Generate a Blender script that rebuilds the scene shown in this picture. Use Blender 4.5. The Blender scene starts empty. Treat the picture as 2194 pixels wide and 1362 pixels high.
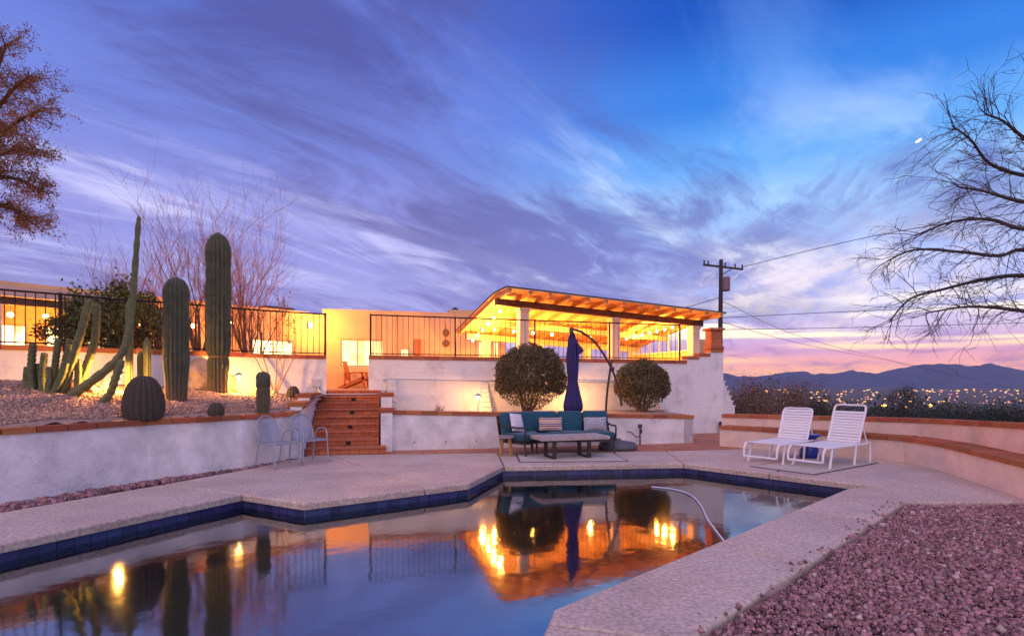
import bpy, bmesh, math, random
import numpy as np
from mathutils import Vector, Matrix, noise as mnoise
R = math.radians
rng = random.Random(7)
nrng = np.random.default_rng(11)
S = bpy.context.scene
C = S.collection

# ------------------------------------------------------------------ camera
EYE = 1.5
cam = bpy.data.cameras.new('camera'); cam_o = bpy.data.objects.new('camera', cam); C.objects.link(cam_o)
cam_o.location = (0, 0, EYE); cam_o.rotation_euler = (R(90), 0, 0)
cam.sensor_width = 36.0; cam.lens = 36.0 * 1200 / 2194
cam.shift_y = (820 - 681) / 2194.0
cam.clip_start = 0.05; cam.clip_end = 40000
S.camera = cam_o

# ------------------------------------------------------------------ world: dusk sky with streaked clouds
world = bpy.data.worlds.new('World'); S.world = world; world.use_nodes = True
def build_world():
    nt = world.node_tree; N = nt.nodes; L = nt.links
    N.clear()
    out = N.new('ShaderNodeOutputWorld'); bg = N.new('ShaderNodeBackground'); L.new(bg.outputs[0], out.inputs[0])
    tc = N.new('ShaderNodeTexCoord')
    sep = N.new('ShaderNodeSeparateXYZ'); L.new(tc.outputs['Generated'], sep.inputs[0])
    def M(op, a, b=None, c=None, clamp=False):
        n = N.new('ShaderNodeMath'); n.operation = op; n.use_clamp = clamp
        for i, v in enumerate((a, b, c)):
            if v is None: continue
            if isinstance(v, (int, float)): n.inputs[i].default_value = v
            else: L.new(v, n.inputs[i])
        return n.outputs[0]
    def ramp(fac, stops, interp='EASE'):
        r = N.new('ShaderNodeValToRGB'); r.color_ramp.interpolation = interp
        e = r.color_ramp.elements
        while len(e) > 1: e.remove(e[0])
        e[0].position = stops[0][0]; e[0].color = (*stops[0][1], 1)
        for p, c in stops[1:]:
            k = e.new(p); k.color = (*c, 1)
        L.new(fac, r.inputs[0]); return r.outputs[0]
    def mix(fac, a, b, mode='MIX'):
        n = N.new('ShaderNodeMix'); n.data_type = 'RGBA'; n.blend_type = mode
        if isinstance(fac, (int, float)): n.inputs[0].default_value = fac
        else: L.new(fac, n.inputs[0])
        for i, v in ((6, a), (7, b)):
            if isinstance(v, tuple): n.inputs[i].default_value = (*v, 1)
            else: L.new(v, n.inputs[i])
        return n.outputs[2]
    def smooth(v, a, b):
        n = N.new('ShaderNodeMapRange'); n.interpolation_type = 'SMOOTHSTEP'
        n.inputs['From Min'].default_value = a; n.inputs['From Max'].default_value = b
        L.new(v, n.inputs['Value']); return n.outputs[0]
    def comb(a, b, c=0.0):
        n = N.new('ShaderNodeCombineXYZ')
        for i, v in enumerate((a, b, c)):
            if isinstance(v, (int, float)): n.inputs[i].default_value = v
            else: L.new(v, n.inputs[i])
        return n.outputs[0]
    def noise(vec, scale, detail=5, rough=.55, dist=0.0):
        n = N.new('ShaderNodeTexNoise'); n.inputs['Scale'].default_value = scale
        n.inputs['Detail'].default_value = detail; n.inputs['Roughness'].default_value = rough
        n.inputs['Distortion'].default_value = dist
        L.new(vec, n.inputs['Vector']); return n.outputs['Fac']
    x, y, z = sep.outputs
    zz = M('MAXIMUM', z, 0.0)
    hl = M('SQRT', M('ADD', M('MULTIPLY', x, x), M('MULTIPLY', y, y)))
    sa = M('DIVIDE', x, M('MAXIMUM', hl, 1e-4))            # sine of the azimuth
    # clear sky, away from and towards the afterglow
    east = ramp(zz, [(0, (.52, .48, .76)), (.10, (.38, .37, .72)), (.24, (.27, .28, .66)), (.40, (.15, .21, .62)), (.58, (.065, .12, .50)), (1, (.04, .08, .38))])
    west = ramp(zz, [(0, (2.2, .90, .20)), (.016, (1.7, .70, .28)), (.034, (1.05, .46, .45)), (.055, (.68, .38, .62)), (.085, (.66, .54, .78)), (.12, (.42, .44, .80)), (.20, (.40, .50, .88)), (.28, (.33, .56, .92)), (.35, (.12, .36, .83)), (.43, (.035, .20, .68)), (.54, (.009, .08, .46)), (1, (.009, .07, .36))])
    side = smooth(sa, -.22, .36)
    base = mix(side, east, west)
    # cloud sheet: flat layer high up, streaks running towards the afterglow
    k = M('ADD', zz, .10)
    px = M('DIVIDE', x, k); py = M('DIVIDE', y, k)
    a = R(34)
    al = M('ADD', M('MULTIPLY', px, math.sin(a)), M('MULTIPLY', py, math.cos(a)))
    ac = M('SUBTRACT', M('MULTIPLY', px, math.cos(a)), M('MULTIPLY', py, math.sin(a)))
    v1 = comb(M('MULTIPLY', al, .36), M('MULTIPLY', ac, .74), 3.3)
    n1 = noise(v1, 1.0, 8, .60, .7)
    v2 = comb(M('MULTIPLY', al, .80), M('MULTIPLY', ac, 1.7), 9.1)
    n2 = noise(v2, 1.3, 8, .68, .9)
    # thick bank: low in the middle and to the right, thin high up
    bank = M('MULTIPLY', smooth(zz, .05, .13), M('SUBTRACT', 1.0, smooth(zz, .22, .34)))
    bank = M('MULTIPLY', bank, M('SUBTRACT', 1.0, M('MULTIPLY', smooth(M('ABSOLUTE', M('SUBTRACT', sa, .17)), .12, .55), .7)))
    high = M('MULTIPLY', smooth(zz, .32, .46), M('SUBTRACT', 1.0, smooth(M('ABSOLUTE', M('ADD', sa, .33)), .05, .35)))
    dens = M('ADD', M('ADD', M('SUBTRACT', n1, M('MULTIPLY', smooth(zz, .26, .46), .11)), M('MULTIPLY', M('SUBTRACT', n2, .5), .80)), M('ADD', M('MULTIPLY', bank, .21), M('MULTIPLY', high, .20)))
    cov = smooth(dens, .45, .72)
    ccol_e = ramp(zz, [(0, (.44, .42, .72)), (.12, (.20, .19, .47)), (.3, (.13, .125, .35)), (.5, (.08, .09, .32)), (1, (.08, .09, .32))])
    ccol_w = ramp(zz, [(0, (.75, .30, .22)), (.03, (.55, .26, .42)), (.075, (.34, .26, .54)), (.12, (.19, .19, .46)), (.2, (.16, .18, .47)), (.4, (.07, .13, .45)), (1, (.06, .11, .40))])
    ccol = mix(side, ccol_e, ccol_w)
    col = mix(M('MULTIPLY', cov, .90), base, ccol)
    # thin lit veils: pale edges of cloud, creamy near the afterglow
    veil = M('MULTIPLY', smooth(noise(comb(M('MULTIPLY', al, .42), M('MULTIPLY', ac, 1.5), 21.7), 1.1, 7, .62, .6), .50, .72), M('SUBTRACT', 1.0, M('MULTIPLY', cov, .8)))
    vcol = mix(side, (.62, .60, .92), ramp(zz, [(0, (1.0, .62, .25)), (.05, (1.0, .62, .45)), (.10, (1.0, .86, .66)), (.16, (.92, .80, .88)), (.26, (.66, .80, 1.0)), (.5, (.2, .4, .9)), (1, (.1, .2, .6))]))
    brk = M('MULTIPLY', M('MULTIPLY', smooth(zz, .09, .14), M('SUBTRACT', 1.0, smooth(zz, .19, .28))), M('SUBTRACT', 1.0, smooth(M('ABSOLUTE', M('SUBTRACT', sa, .46)), .06, .30)))
    veil = M('ADD', veil, M('MULTIPLY', M('MULTIPLY', brk, smooth(n2, .40, .60)), .75), clamp=True)
    vamt = M('MULTIPLY', veil, M('SUBTRACT', .85, M('MULTIPLY', smooth(zz, .32, .5), .6)))
    col = mix(vamt, col, vcol)
    # low bars of lit cloud over the hills
    bar = noise(comb(M('MULTIPLY', sa, 3.0), M('MULTIPLY', zz, 42.0), 5.0), 1.0, 4, .5, .3)
    bamt = M('MULTIPLY', smooth(bar, .47, .62), M('MULTIPLY', side, M('MULTIPLY', smooth(zz, .0, .03), M('SUBTRACT', 1.0, smooth(zz, .10, .15)))))
    col = mix(M('MULTIPLY', bamt, .95), col, ramp(zz, [(0, (1.6, .75, .18)), (.04, (1.3, .72, .38)), (.075, (1.3, 1.05, .72)), (.12, (1.1, 1.0, .95))]))
    L.new(col, bg.inputs[0]); bg.inputs[1].default_value = SKY
HAZE = 3.6e-5
SKY = 0.86
build_world()

# last soft afterglow from the sky dome behind the camera, wide and shadowless
sun = bpy.data.lights.new('dusk_glow', 'SUN'); sun.energy = 1.5; sun.angle = R(100); sun.color = (1.0, .70, .58)
sun_o = bpy.data.objects.new('dusk_glow', sun); C.objects.link(sun_o)
sun_o.rotation_euler = Vector((.15, .75, -.80)).to_track_quat('-Z', 'Y').to_euler()

S.view_settings.view_transform = 'Standard'; S.view_settings.look = 'None'
S.view_settings.exposure = 0.55; S.view_settings.gamma = 1.0; S.view_settings.use_curve_mapping = False
S.cycles.use_denoising = True
S.cycles.max_bounces = 8; S.cycles.transparent_max_bounces = 12
S.cycles.sample_clamp_indirect = 4.0
S.cycles.caustics_reflective = False; S.cycles.caustics_refractive = False

# ------------------------------------------------------------------ helpers
def P(px, py, d):                       # photo pixel at distance d -> world point
    return Vector(((px - 1097) / 1200 * d, d, EYE + (820 - py) / 1200 * d))
def GD(px, py, z=0.0):                  # photo pixel on a level plane -> plan point
    d = 1200 * (EYE - z) / (py - 820)
    return Vector(((px - 1097) / 1200 * d, d))
E1 = Vector((math.cos(R(12.7)), math.sin(R(12.7)))); E2 = Vector((-E1.y, E1.x))   # the terrace's own axes

def setp(o, label=None, cat=None, group=None, kind=None):
    if label: o['label'] = label
    if cat: o['category'] = cat
    if group: o['group'] = group
    if kind: o['kind'] = kind
    return o
def empty(name, loc, label, cat, group=None):
    o = bpy.data.objects.new(name, None); C.objects.link(o); o.location = loc; o.empty_display_size = .2
    return setp(o, label, cat, group)
def wloc(o):
    v = Vector((0, 0, 0))
    while o is not None: v += Vector(o.location); o = o.parent
    return v
class MB:
    def __init__(s): s.v = []; s.f = []
    def add(s, vs, fs):
        b = len(s.v); s.v.extend([tuple(q) for q in vs]); s.f.extend([tuple(i + b for i in f) for f in fs]); return s
    def box(s, c, size, rz=0.0, rx=0.0, ry=0.0, bev=0.0):
        m = Matrix.Translation(Vector(c)) @ Matrix.Rotation(rz, 4, 'Z') @ Matrix.Rotation(ry, 4, 'Y') @ Matrix.Rotation(rx, 4, 'X')
        bm = bmesh.new(); bmesh.ops.create_cube(bm, size=1.0)
        bmesh.ops.scale(bm, vec=size, verts=bm.verts)
        if bev > 0:
            bmesh.ops.bevel(bm, geom=list(bm.edges), offset=min(bev, min(size) * .45), segments=2, affect='EDGES', profile=.6)
        bm.transform(m); bm.verts.index_update()
        s.add([v.co.copy() for v in bm.verts], [[v.index for v in f.verts] for f in bm.faces]); bm.free(); return s
    def prism(s, poly, z0, z1, bev=0.0):
        bm = bmesh.new()
        vs = [bm.verts.new((p[0], p[1], z0)) for p in poly]
        f = bm.faces.new(vs); bm.normal_update()
        if f.normal.z > 0: f.normal_flip()
        r = bmesh.ops.extrude_face_region(bm, geom=[f])
        bmesh.ops.translate(bm, verts=[v for v in r['geom'] if isinstance(v, bmesh.types.BMVert)], vec=(0, 0, z1 - z0))
        bmesh.ops.recalc_face_normals(bm, faces=bm.faces)
        if bev > 0:
            ed = [e for e in bm.edges if all(abs(v.co.z - z1) < 1e-5 for v in e.verts)]
            bmesh.ops.bevel(bm, geom=ed, offset=bev, segments=3, affect='EDGES', profile=.5)
        bm.verts.index_update()
        s.add([v.co.copy() for v in bm.verts], [[v.index for v in q.verts] for q in bm.faces]); bm.free(); return s
    def tube(s, pts, rad, n=8, caps=True):
        pts = [Vector(p) for p in pts]; m = len(pts)
        if isinstance(rad, (int, float)): rad = [rad] * m
        ref = None; rings = []
        for i in range(m):
            t = (pts[min(i + 1, m - 1)] - pts[max(i - 1, 0)])
            t = t.normalized() if t.length > 1e-9 else Vector((0, 0, 1))
            if ref is None: ref = t.orthogonal().normalized()
            ref = ref - t * ref.dot(t)
            ref = ref.normalized() if ref.length > 1e-6 else t.orthogonal().normalized()
            b = t.cross(ref)
            rings.append([pts[i] + (ref * math.cos(2 * math.pi * k / n) + b * math.sin(2 * math.pi * k / n)) * rad[i] for k in range(n)])
        vs = [v for r in rings for v in r]
        fs = [(i * n + k, i * n + (k + 1) % n, (i + 1) * n + (k + 1) % n, (i + 1) * n + k) for i in range(m - 1) for k in range(n)]
        if caps: fs += [tuple(range(n))[::-1], tuple((m - 1) * n + k for k in range(n))]
        return s.add(vs, fs)
    def lathe(s, prof, c=(0, 0, 0), n=24, rib=0.0, ribs=0):
        vs = []; m = len(prof)
        for r, z in prof:
            for k in range(n):
                a = 2 * math.pi * k / n
                rr = r * (1 + (rib * math.cos(a * ribs) if ribs else 0))
                vs.append((c[0] + rr * math.cos(a), c[1] + rr * math.sin(a), c[2] + z))
        fs = [(i * n + k, i * n + (k + 1) % n, (i + 1) * n + (k + 1) % n, (i + 1) * n + k) for i in range(m - 1) for k in range(n)]
        fs += [tuple(range(n))[::-1], tuple((m - 1) * n + k for k in range(n))]
        return s.add(vs, fs)
    def ball(s, c, r, n=12, sc=(1, 1, 1)):
        pr = [(max(1e-4, math.sin(math.pi * i / n)) * r, -math.cos(math.pi * i / n) * r) for i in range(n + 1)]
        b = len(s.v); s.lathe(pr, (0, 0, 0), n * 2 if n < 10 else 20)
        for i in range(b, len(s.v)):
            q = s.v[i]; s.v[i] = (c[0] + q[0] * sc[0], c[1] + q[1] * sc[1], c[2] + q[2] * sc[2])
        return s
    def build(s, name, mat, parent=None, smooth=False, label=None, cat=None, group=None, kind=None):
        me = bpy.data.meshes.new(name); v = np.array(s.v, dtype=float)
        if parent is not None: off = np.array(wloc(parent))
        else: off = np.array([(v[:, 0].min() + v[:, 0].max()) / 2, (v[:, 1].min() + v[:, 1].max()) / 2, v[:, 2].min()])
        me.from_pydata([tuple(q) for q in (v - off)], [], s.f); me.update()
        if smooth: me.polygons.foreach_set('use_smooth', [True] * len(me.polygons))
        me.materials.append(mat)
        o = bpy.data.objects.new(name, me); C.objects.link(o)
        if parent is not None: o.parent = parent
        else: o.location = off
        return setp(o, label, cat, group, kind)
def piece(name, me, parent, loc, rz=0.0, scale=(1, 1, 1), rx=0.0, ry=0.0):
    """one more copy of a shared small mesh (brick, tile, picket) under its thing; loc in world space"""
    o = bpy.data.objects.new(name, me); C.objects.link(o); o.parent = parent
    o.location = Vector(loc) - wloc(parent); o.rotation_euler = (rx, ry, rz); o.scale = scale
    return o
def unit_mesh(name, size, mat, bev=0.006):
    t = MB().box((0, 0, 0), size, bev=bev); me = bpy.data.meshes.new(name)
    me.from_pydata(t.v, [], t.f); me.update(); me.materials.append(mat); return me
def arc(pts, n=24):                      # Catmull-Rom through points
    pts = [Vector(p) for p in pts]; out = []; m = len(pts) - 1
    for i in range(m):
        a, b, c, d = pts[max(i - 1, 0)], pts[i], pts[i + 1], pts[min(i + 2, m)]
        kk = max(2, n // m)
        for j in range(kk):
            t = j / kk
            out.append(.5 * ((2 * b) + (c - a) * t + (2 * a - 5 * b + 4 * c - d) * t * t + (3 * b - a - 3 * c + d) * t ** 3))
    return out + [pts[-1]]
def v3(p, z): return Vector((p[0], p[1], z))

# ------------------------------------------------------------------ materials
MATS = {}
def mat(name, col, rough=.7, metal=0.0, var=0.0, vscale=8.0, bump=0.0, bscale=40.0, col2=None, island=0.0, objrand=0.0, emit=None, estr=0.0, spec=None, detail=6, sheen=0.0, trans=0.0):
    if name in MATS: return MATS[name]
    m = bpy.data.materials.new(name); m.use_nodes = True; nt = m.node_tree; N = nt.nodes; L = nt.links
    b = N['Principled BSDF']
    b.inputs['Base Color'].default_value = (*col, 1); b.inputs['Roughness'].default_value = rough; b.inputs['Metallic'].default_value = metal
    if spec is not None: b.inputs['Specular IOR Level'].default_value = spec
    if sheen: b.inputs['Sheen Weight'].default_value = sheen
    tc = N.new('ShaderNodeTexCoord'); vec = tc.outputs['Object']
    cur = None
    if var > 0 or col2:
        n = N.new('ShaderNodeTexNoise'); n.inputs['Scale'].default_value = vscale; n.inputs['Detail'].default_value = detail; n.inputs['Roughness'].default_value = .62
        L.new(vec, n.inputs['Vector'])
        mr = N.new('ShaderNodeMapRange'); mr.inputs['From Min'].default_value = .32; mr.inputs['From Max'].default_value = .68; L.new(n.outputs['Fac'], mr.inputs['Value'])
        mx = N.new('ShaderNodeMix'); mx.data_type = 'RGBA'; L.new(mr.outputs[0], mx.inputs[0])
        c2 = col2 if col2 else tuple(c * (1 - var) for c in col)
        c1 = col if col2 else tuple(min(1, c * (1 + var * .5)) for c in col)
        mx.inputs[6].default_value = (*c1, 1); mx.inputs[7].default_value = (*c2, 1); cur = mx.outputs[2]
    if island or objrand:
        if island:
            g = N.new('ShaderNodeNewGeometry'); ro = g.outputs['Random Per Island']; amt = island
        else:
            g = N.new('ShaderNodeObjectInfo'); ro = g.outputs['Random']; amt = objrand
        hs = N.new('ShaderNodeHueSaturation')
        mr = N.new('ShaderNodeMapRange'); mr.inputs['To Min'].default_value = 1 - amt; mr.inputs['To Max'].default_value = 1 + amt * .8; L.new(ro, mr.inputs['Value'])
        L.new(mr.outputs[0], hs.inputs['Value'])
        mh = N.new('ShaderNodeMath'); mh.operation = 'MULTIPLY_ADD'; mh.inputs[1].default_value = .03; mh.inputs[2].default_value = .485
        wn = N.new('ShaderNodeTexWhiteNoise'); wn.noise_dimensions = '1D'; L.new(ro, wn.inputs['W']); L.new(wn.outputs['Value'], mh.inputs[0]); L.new(mh.outputs[0], hs.inputs['Hue'])
        if cur is not None: L.new(cur, hs.inputs['Color'])
        else: hs.inputs['Color'].default_value = (*col, 1)
        cur = hs.outputs[0]
    if cur is not None: L.new(cur, b.inputs['Base Color'])
    if bump > 0:
        n2 = N.new('ShaderNodeTexNoise'); n2.inputs['Scale'].default_value = bscale; n2.inputs['Detail'].default_value = 5; L.new(vec, n2.inputs['Vector'])
        bp = N.new('ShaderNodeBump'); bp.inputs['Strength'].default_value = bump; bp.inputs['Distance'].default_value = .02
        L.new(n2.outputs['Fac'], bp.inputs['Height']); L.new(bp.outputs[0], b.inputs['Normal'])
    if emit: b.inputs['Emission Color'].default_value = (*emit, 1); b.inputs['Emission Strength'].default_value = estr
    MATS[name] = m; return m
def nodes(m): return m.node_tree.nodes, m.node_tree.links, m.node_tree.nodes['Principled BSDF']

stucco = mat('white_stucco', (.80, .77, .78), .9, var=.27, vscale=2.6, bump=.5, bscale=30)
stucco_warm = mat('peach_stucco', (.80, .62, .52), .9, var=.15, vscale=2.5, bump=.4, bscale=30)
def block_mat():
    m = mat('painted_slump_block', (.80, .77, .78), .85); N, L, b = nodes(m)
    tc = N.new('ShaderNodeTexCoord'); mp = N.new('ShaderNodeMapping'); mp.inputs['Rotation'].default_value = (R(90), 0, 0)
    sx = N.new('ShaderNodeSeparateXYZ'); L.new(tc.outputs['Object'], sx.inputs[0])
    cx = N.new('ShaderNodeCombineXYZ')
    ad = N.new('ShaderNodeMath'); ad.operation = 'ADD'; L.new(sx.outputs[0], ad.inputs[0])
    my = N.new('ShaderNodeMath'); my.operation = 'MULTIPLY'; my.inputs[1].default_value = .35; L.new(sx.outputs[1], my.inputs[0]); L.new(my.outputs[0], ad.inputs[1])
    L.new(ad.outputs[0], cx.inputs[0]); L.new(sx.outputs[2], cx.inputs[1])
    br = N.new('ShaderNodeTexBrick'); br.inputs['Scale'].default_value = 1.0
    br.inputs['Brick Width'].default_value = .40; br.inputs['Row Height'].default_value = .105; br.inputs['Mortar Size'].default_value = .007; br.inputs['Mortar Smooth'].default_value = .6
    br.inputs['Color1'].default_value = (1, 1, 1, 1); br.inputs['Color2'].default_value = (.9, .9, .9, 1); br.inputs['Mortar'].default_value = (0, 0, 0, 1)
    L.new(cx.outputs[0], br.inputs['Vector'])
    n = N.new('ShaderNodeTexNoise'); n.inputs['Scale'].default_value = 14; n.inputs['Detail'].default_value = 6; L.new(tc.outputs['Object'], n.inputs['Vector'])
    n3 = N.new('ShaderNodeTexNoise'); n3.inputs['Scale'].default_value = 1.6; n3.inputs['Detail'].default_value = 8; n3.inputs['Roughness'].default_value = .7; L.new(tc.outputs['Object'], n3.inputs['Vector'])
    mr = N.new('ShaderNodeMapRange'); mr.inputs['From Min'].default_value = .5; mr.inputs['From Max'].default_value = .74; L.new(n3.outputs['Fac'], mr.inputs['Value'])
    mx = N.new('ShaderNodeMix'); mx.data_type = 'RGBA'; L.new(mr.outputs[0], mx.inputs[0])
    mx.inputs[6].default_value = (.80, .77, .78, 1); mx.inputs[7].default_value = (.55, .50, .52, 1)
    mm = N.new('ShaderNodeMix'); mm.data_type = 'RGBA'; mm.blend_type = 'MULTIPLY'; mm.inputs[0].default_value = .08
    L.new(mx.outputs[2], mm.inputs[6]); L.new(br.outputs['Color'], mm.inputs[7]); L.new(mm.outputs[2], b.inputs['Base Color'])
    add = N.new('ShaderNodeMath'); add.operation = 'MULTIPLY_ADD'; add.inputs[1].default_value = .5; L.new(n.outputs['Fac'], add.inputs[0]); L.new(br.outputs['Color'], add.inputs[2])
    bp = N.new('ShaderNodeBump'); bp.inputs['Strength'].default_value = .35; bp.inputs['Distance'].default_value = .010; L.new(add.outputs[0], bp.inputs['Height']); L.new(bp.outputs[0], b.inputs['Normal'])
    return m
block = block_mat()
brick = mat('red_brick', (.44, .135, .055), .8, var=.35, vscale=14, bump=.4, bscale=60, objrand=.28)
def stair_mat():
    m = mat('stair_brick', (.42, .11, .045), .75); N, L, b = nodes(m)
    tc = N.new('ShaderNodeTexCoord'); mp = N.new('ShaderNodeMapping'); L.new(tc.outputs['Object'], mp.inputs[0])
    mp.inputs['Rotation'].default_value = (0, 0, -R(12.7))
    sx = N.new('ShaderNodeSeparateXYZ'); L.new(mp.outputs[0], sx.inputs[0])
    ad = N.new('ShaderNodeMath'); ad.operation = 'ADD'; L.new(sx.outputs[1], ad.inputs[0]); L.new(sx.outputs[2], ad.inputs[1])
    cx = N.new('ShaderNodeCombineXYZ'); L.new(sx.outputs[0], cx.inputs[0]); L.new(ad.outputs[0], cx.inputs[1])
    br = N.new('ShaderNodeTexBrick'); br.inputs['Scale'].default_value = 1; br.inputs['Brick Width'].default_value = .2; br.inputs['Row Height'].default_value = .1; br.inputs['Mortar Size'].default_value = .006
    br.inputs['Color1'].default_value = (.58, .17, .06, 1); br.inputs['Color2'].default_value = (.43, .115, .05, 1); br.inputs['Mortar'].default_value = (.16, .075, .05, 1)  # reds raised to stand in for light spilling from the entry
    L.new(cx.outputs[0], br.inputs['Vector']); L.new(br.outputs['Color'], b.inputs['Base Color'])
    bp = N.new('ShaderNodeBump'); bp.inputs['Strength'].default_value = .5; bp.inputs['Distance'].default_value = .006; L.new(br.outputs['Fac'], bp.inputs['Height']); bp.invert = True; L.new(bp.outputs[0], b.inputs['Normal'])
    return m
stair_brick = stair_mat()
def deck_mat():
    m = mat('cool_deck_coating', (.62, .49, .47), .75); N, L, b = nodes(m)
    tc = N.new('ShaderNodeTexCoord')
    n = N.new('ShaderNodeTexNoise'); n.inputs['Scale'].default_value = 26; n.inputs['Detail'].default_value = 4; n.inputs['Roughness'].default_value = .7; L.new(tc.outputs['Object'], n.inputs['Vector'])
    n2 = N.new('ShaderNodeTexNoise'); n2.inputs['Scale'].default_value = .9; n2.inputs['Detail'].default_value = 9; n2.inputs['Roughness'].default_value = .66; L.new(tc.outputs['Object'], n2.inputs['Vector'])
    cr = N.new('ShaderNodeValToRGB'); cr.color_ramp.elements[0].position = .42; cr.color_ramp.elements[0].color = (.47, .36, .31, 1); cr.color_ramp.elements[1].position = .58; cr.color_ramp.elements[1].color = (.69, .56, .47, 1)
    L.new(n.outputs['Fac'], cr.inputs[0])
    mx = N.new('ShaderNodeMix'); mx.data_type = 'RGBA'; mx.blend_type = 'MULTIPLY'; mx.inputs[0].default_value = .5; L.new(cr.outputs[0], mx.inputs[6])
    cr2 = N.new('ShaderNodeValToRGB'); cr2.color_ramp.elements[0].position = .35; cr2.color_ramp.elements[0].color = (.55, .50, .51, 1); cr2.color_ramp.elements[1].position = .60; cr2.color_ramp.elements[1].color = (1, 1, 1, 1)
    L.new(n2.outputs['Fac'], cr2.inputs[0]); L.new(cr2.outputs[0], mx.inputs[7]); L.new(mx.outputs[2], b.inputs['Base Color'])
    bp = N.new('ShaderNodeBump'); bp.inputs['Strength'].default_value = .7; bp.inputs['Distance'].default_value = .01; L.new(n.outputs['Fac'], bp.inputs['Height']); L.new(bp.outputs[0], b.inputs['Normal'])
    return m
deckm = deck_mat()
def patio_mat():
    m = mat('patio_brick', (.42, .14, .07), .6); N, L, b = nodes(m)
    tc = N.new('ShaderNodeTexCoord'); mp = N.new('ShaderNodeMapping'); L.new(tc.outputs['Object'], mp.inputs[0]); mp.inputs['Rotation'].default_value = (0, 0, -R(12.7))
    br = N.new('ShaderNodeTexBrick'); br.inputs['Scale'].default_value = 1; br.inputs['Brick Width'].default_value = .3; br.inputs['Row Height'].default_value = .3; br.offset = 0; br.inputs['Mortar Size'].default_value = .01
    br.inputs['Color1'].default_value = (.48, .17, .08, 1); br.inputs['Color2'].default_value = (.34, .11, .06, 1); br.inputs['Mortar'].default_value = (.24, .13, .10, 1)
    L.new(mp.outputs[0], br.inputs['Vector']); L.new(br.outputs['Color'], b.inputs['Base Color'])
    return m
patiom = patio_mat()
stone = mat('crushed_rock', (.33, .17, .18), .85, island=.65)
gravel_under = mat('gravel_soil', (.26, .155, .15), .95, var=.4, vscale=30, bump=.8, bscale=70)
tan_gravel = mat('tan_gravel', (.40, .25, .20), .9, island=.45)
tan_under = mat('tan_gravel_soil', (.40, .27, .22), .95, var=.35, vscale=25, bump=.8, bscale=60)
black_metal = mat('black_iron', (.02, .018, .02), .5, .6)
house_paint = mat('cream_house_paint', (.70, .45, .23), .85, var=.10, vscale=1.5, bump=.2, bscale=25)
white_paint = mat('white_painted_wood', (.78, .68, .55), .7, var=.08, vscale=4)
beam_wood = mat('brown_beam_wood', (.16, .075, .035), .7, var=.3, vscale=6)
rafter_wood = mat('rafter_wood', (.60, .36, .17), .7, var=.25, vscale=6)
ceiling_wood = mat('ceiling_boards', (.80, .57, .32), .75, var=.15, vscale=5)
roof_dark = mat('roof_edge_metal', (.035, .03, .035), .6)
fascia_pink = mat('pale_fascia', (.62, .44, .38), .8)
glow_glass = mat('lit_window_glass', (.8, .6, .3), .3, emit=(1, .70, .26), estr=1.5)
bright_glass = mat('bright_window_glass', (.8, .7, .4), .3, emit=(1, .80, .40), estr=2.8)
for gm in (glow_glass, bright_glass):
    N, L, b = nodes(gm); tc = N.new('ShaderNodeTexCoord'); mp = N.new('ShaderNodeMapping'); mp.inputs['Scale'].default_value = (3.0, 3.0, 1.1); L.new(tc.outputs['Object'], mp.inputs[0])
    nz_ = N.new('ShaderNodeTexNoise'); nz_.inputs['Scale'].default_value = 1.4; nz_.inputs['Detail'].default_value = 3; L.new(mp.outputs[0], nz_.inputs['Vector'])
    mr = N.new('ShaderNodeMapRange'); mr.inputs['From Min'].default_value = .36; mr.inputs['From Max'].default_value = .62; mr.inputs['To Min'].default_value = .45; mr.inputs['To Max'].default_value = b.inputs['Emission Strength'].default_value * 1.2; L.new(nz_.outputs['Fac'], mr.inputs['Value']); L.new(mr.outputs[0], b.inputs['Emission Strength'])
frame_tan = mat('window_frame', (.5, .36, .2), .6)
bulbm = mat('lit_bulb', (1, .8, .5), .3, emit=(1, .72, .32), estr=14.0)
lampm = mat('lit_lamp_glass', (1, .8, .5), .3, emit=(1, .74, .34), estr=9.0)
galv = mat('galvanised_steel', (.5, .5, .52), .4, .8)
box_grey = mat('grey_box_paint', (.62, .58, .58), .6)
cactus_green = mat('saguaro_skin', (.055, .075, .045), .85, col2=(.12, .12, .075), vscale=7, bump=.3, bscale=50)
cactus_light = mat('pale_cactus_skin', (.17, .18, .075), .8, col2=(.09, .11, .055), vscale=12, bump=.6, bscale=25)
barrel_skin = mat('barrel_cactus_skin', (.085, .06, .05), .85, col2=(.045, .055, .035), vscale=16, bump=.9, bscale=40)
scar = mat('cactus_scar', (.22, .14, .08), .9)
bark = mat('grey_bark', (.16, .105, .075), .9, var=.4, vscale=12)
twig_red = mat('red_brown_twig', (.34, .14, .07), .9, island=.25)
dark_bark = mat('dark_bark', (.06, .042, .042), .9)
leaf_olive = mat('olive_leaf', (.14, .105, .045), .7, island=.65)
leaf_green = mat('green_leaf', (.10, .115, .025), .7, island=.5)
leaf_rust = mat('rust_leaf', (.30, .13, .035), .75, island=.45)
leaf_scrub = mat('scrub_leaf', (.15, .085, .055), .8, island=.5)
leaf_dark = mat('dark_scrub_leaf', (.035, .045, .03), .8, island=.5)
teal = mat('teal_cushion', (.006, .075, .125), .85, var=.12, vscale=9, bump=.15, bscale=120, sheen=.2)
navy = mat('navy_canopy', (.035, .022, .13), .8, var=.25, vscale=8)
bronze = mat('dark_bronze_frame', (.06, .045, .045), .45, .5)
white_plastic = mat('white_vinyl', (.80, .79, .82), .45)
white_iron = mat('silver_painted_iron', (.36, .39, .47), .4, .3)
rock_mat = mat('tan_boulder', (.52, .36, .24), .9, var=.3, vscale=5, bump=.7, bscale=12)
cobalt = mat('cobalt_glaze', (.012, .035, .30), .2)
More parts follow.
